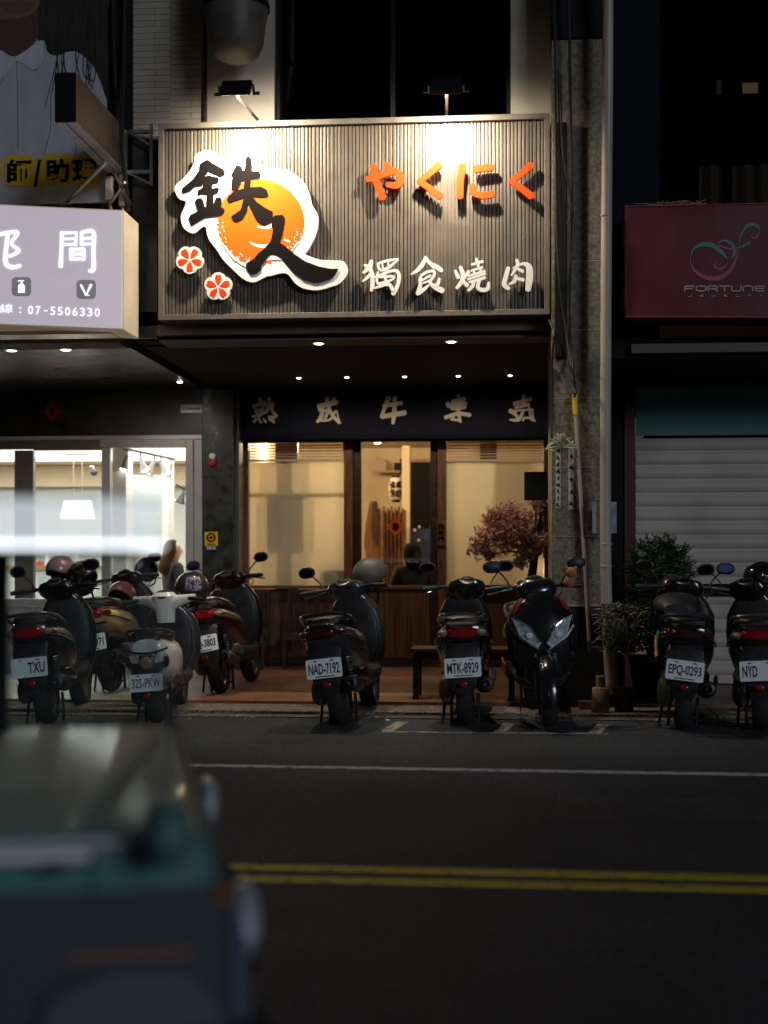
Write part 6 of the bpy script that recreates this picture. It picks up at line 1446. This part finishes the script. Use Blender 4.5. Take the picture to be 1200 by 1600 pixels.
# greenhouse: pillars, roof, glass both sides
zr0, zr1 = cz(866), cz(857)
MB().prism([(xR,zr0),(cx(214),zr0),(cx(222),zr0+.006),(cx(205),zr1),(xR,zr1+.01)],Yc+.06,Yc+Wd-.06).build('roof', M['plastic'], cr, bevel=.01, smooth=True)
for yy,nm in ((Yc+.06,'pillar'),(Yc+Wd-.1,'pillar')):
    MB().prism([(cx(296),cz(1302)),(cx(306),cz(1302)),(cx(222),zr0+.005),(cx(213),zr0+.005)],yy,yy+.04).build(nm, M['plastic'], cr)
    MB().prism([(xR,cz(1302)),(cx(-85),cz(1302)),(cx(-85),zr0+.005),(xR,zr0+.005)],yy,yy+.04).build('rear_pillar', M['greypaint'], cr)
for yy in (Yc+.075,Yc+Wd-.085):
    MB().prism([(cx(-84),cz(1301)),(cx(296),cz(1301)),(cx(213),zr0),(cx(-84),zr0)],yy,yy+.004).build('side_window', M['carglass'], cr)
MB().add([(cx(300),Yc+.1,cz(1301)),(cx(300),Yc+Wd-.1,cz(1301)),(cx(217),Yc+Wd-.1,zr0),(cx(217),Yc+.1,zr0)],[(0,1,2,3)]).build('windscreen', M['carglass'], cr, solid=.004)
for xx in (xR+.62,cx(215)):
    for yy in (Yc+.02,Yc+Wd-.18):
        w_ = MB().lathe([(.17,0),(.27,.0),(.29,.03),(.29,.13),(.27,.16),(.17,.16)],(xx,yy,.29),(0,1,0),28,False).build('wheel', M['tyre'], cr, smooth=True)
        MB().lathe([(.168,.01),(.15,.03),(.04,.035),(.001,.03)],(xx,yy,.29),(0,1,0),20).build('rim', M['metal'], w_, smooth=True)
MB().box(cx(150)-.004,cx(150)+.004,Yc-.002,Yc+.01,cz(1378),cz(1302)).build('door_seam', M['black'], cr)
MB().tube(cat([(cx(70),Yc-.001,cz(1342)),(cx(78),Yc-.03,cz(1342)),(cx(115),Yc-.03,cz(1342)),(cx(123),Yc-.001,cz(1342))],k=3),.009,6).build('door_handle', M['chrome'], cr, smooth=True)
MB().ell((cx(262),Yc-.10,cz(1278)),(.035,.075,.05)).tube([(cx(275),Yc-.01,cz(1296)),(cx(266),Yc-.08,cz(1285))],.012,6).build('wing_mirror', teal, cr, smooth=True)
MB().ell((cx(392),Yc+.16,cz(1480)),(.03,.10,.06)).build('headlight', M['clearlens'], cr, smooth=True)
MB().ell((cx(392),Yc+Wd-.16,cz(1480)),(.03,.10,.06)).build('headlight', M['clearlens'], cr, smooth=True)
MB().ell((cx(345),Yc-.008,cz(1400)),(.022,.012,.011)).build('side_indicator', mat('orange_lens',(.22,.07,.02),.2), cr, smooth=True)
# added glowing bar, rail and panel: passing light streak and haze as geometry
rb = MB().box(xR+.3,cx(258),Yc+.1,Yc+.17,cz(854),cz(847)).build('roof_bar', emis('roof_bar_glow',(.86,.94,1),2.4), cr)
MB().box(xR+.3,cx(262),Yc+.12,Yc+.15,cz(783),cz(774)).build('roof_rail', mat('pale_rail',(.7,.74,.76),.4,emit=(.75,.85,.9),es=.35), cr)  # glows on its own as the soft upper edge of the streak
def haze_sheet():  # half-clear glowing sheet: pale streak haze put into a material
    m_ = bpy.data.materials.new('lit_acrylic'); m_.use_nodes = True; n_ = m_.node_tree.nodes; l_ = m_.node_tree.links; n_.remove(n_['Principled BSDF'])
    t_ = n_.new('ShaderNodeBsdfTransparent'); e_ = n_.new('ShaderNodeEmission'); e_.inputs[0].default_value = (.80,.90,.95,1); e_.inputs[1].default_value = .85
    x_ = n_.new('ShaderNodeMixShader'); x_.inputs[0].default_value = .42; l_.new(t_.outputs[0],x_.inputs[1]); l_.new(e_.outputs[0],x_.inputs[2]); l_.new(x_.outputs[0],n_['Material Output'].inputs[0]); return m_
MB().box(xR+.3,cx(252),Yc+.13,Yc+.135,cz(845),cz(784)).build('lamp_cover', haze_sheet(), cr)

TURN = rad(15); piv = Vector((cx(300),Yc,0))
rv = Matrix.Rotation(TURN,3,'Z'); cr.rotation_euler = (0,0,TURN); cr.location = piv + rv @ (cr.location-piv)
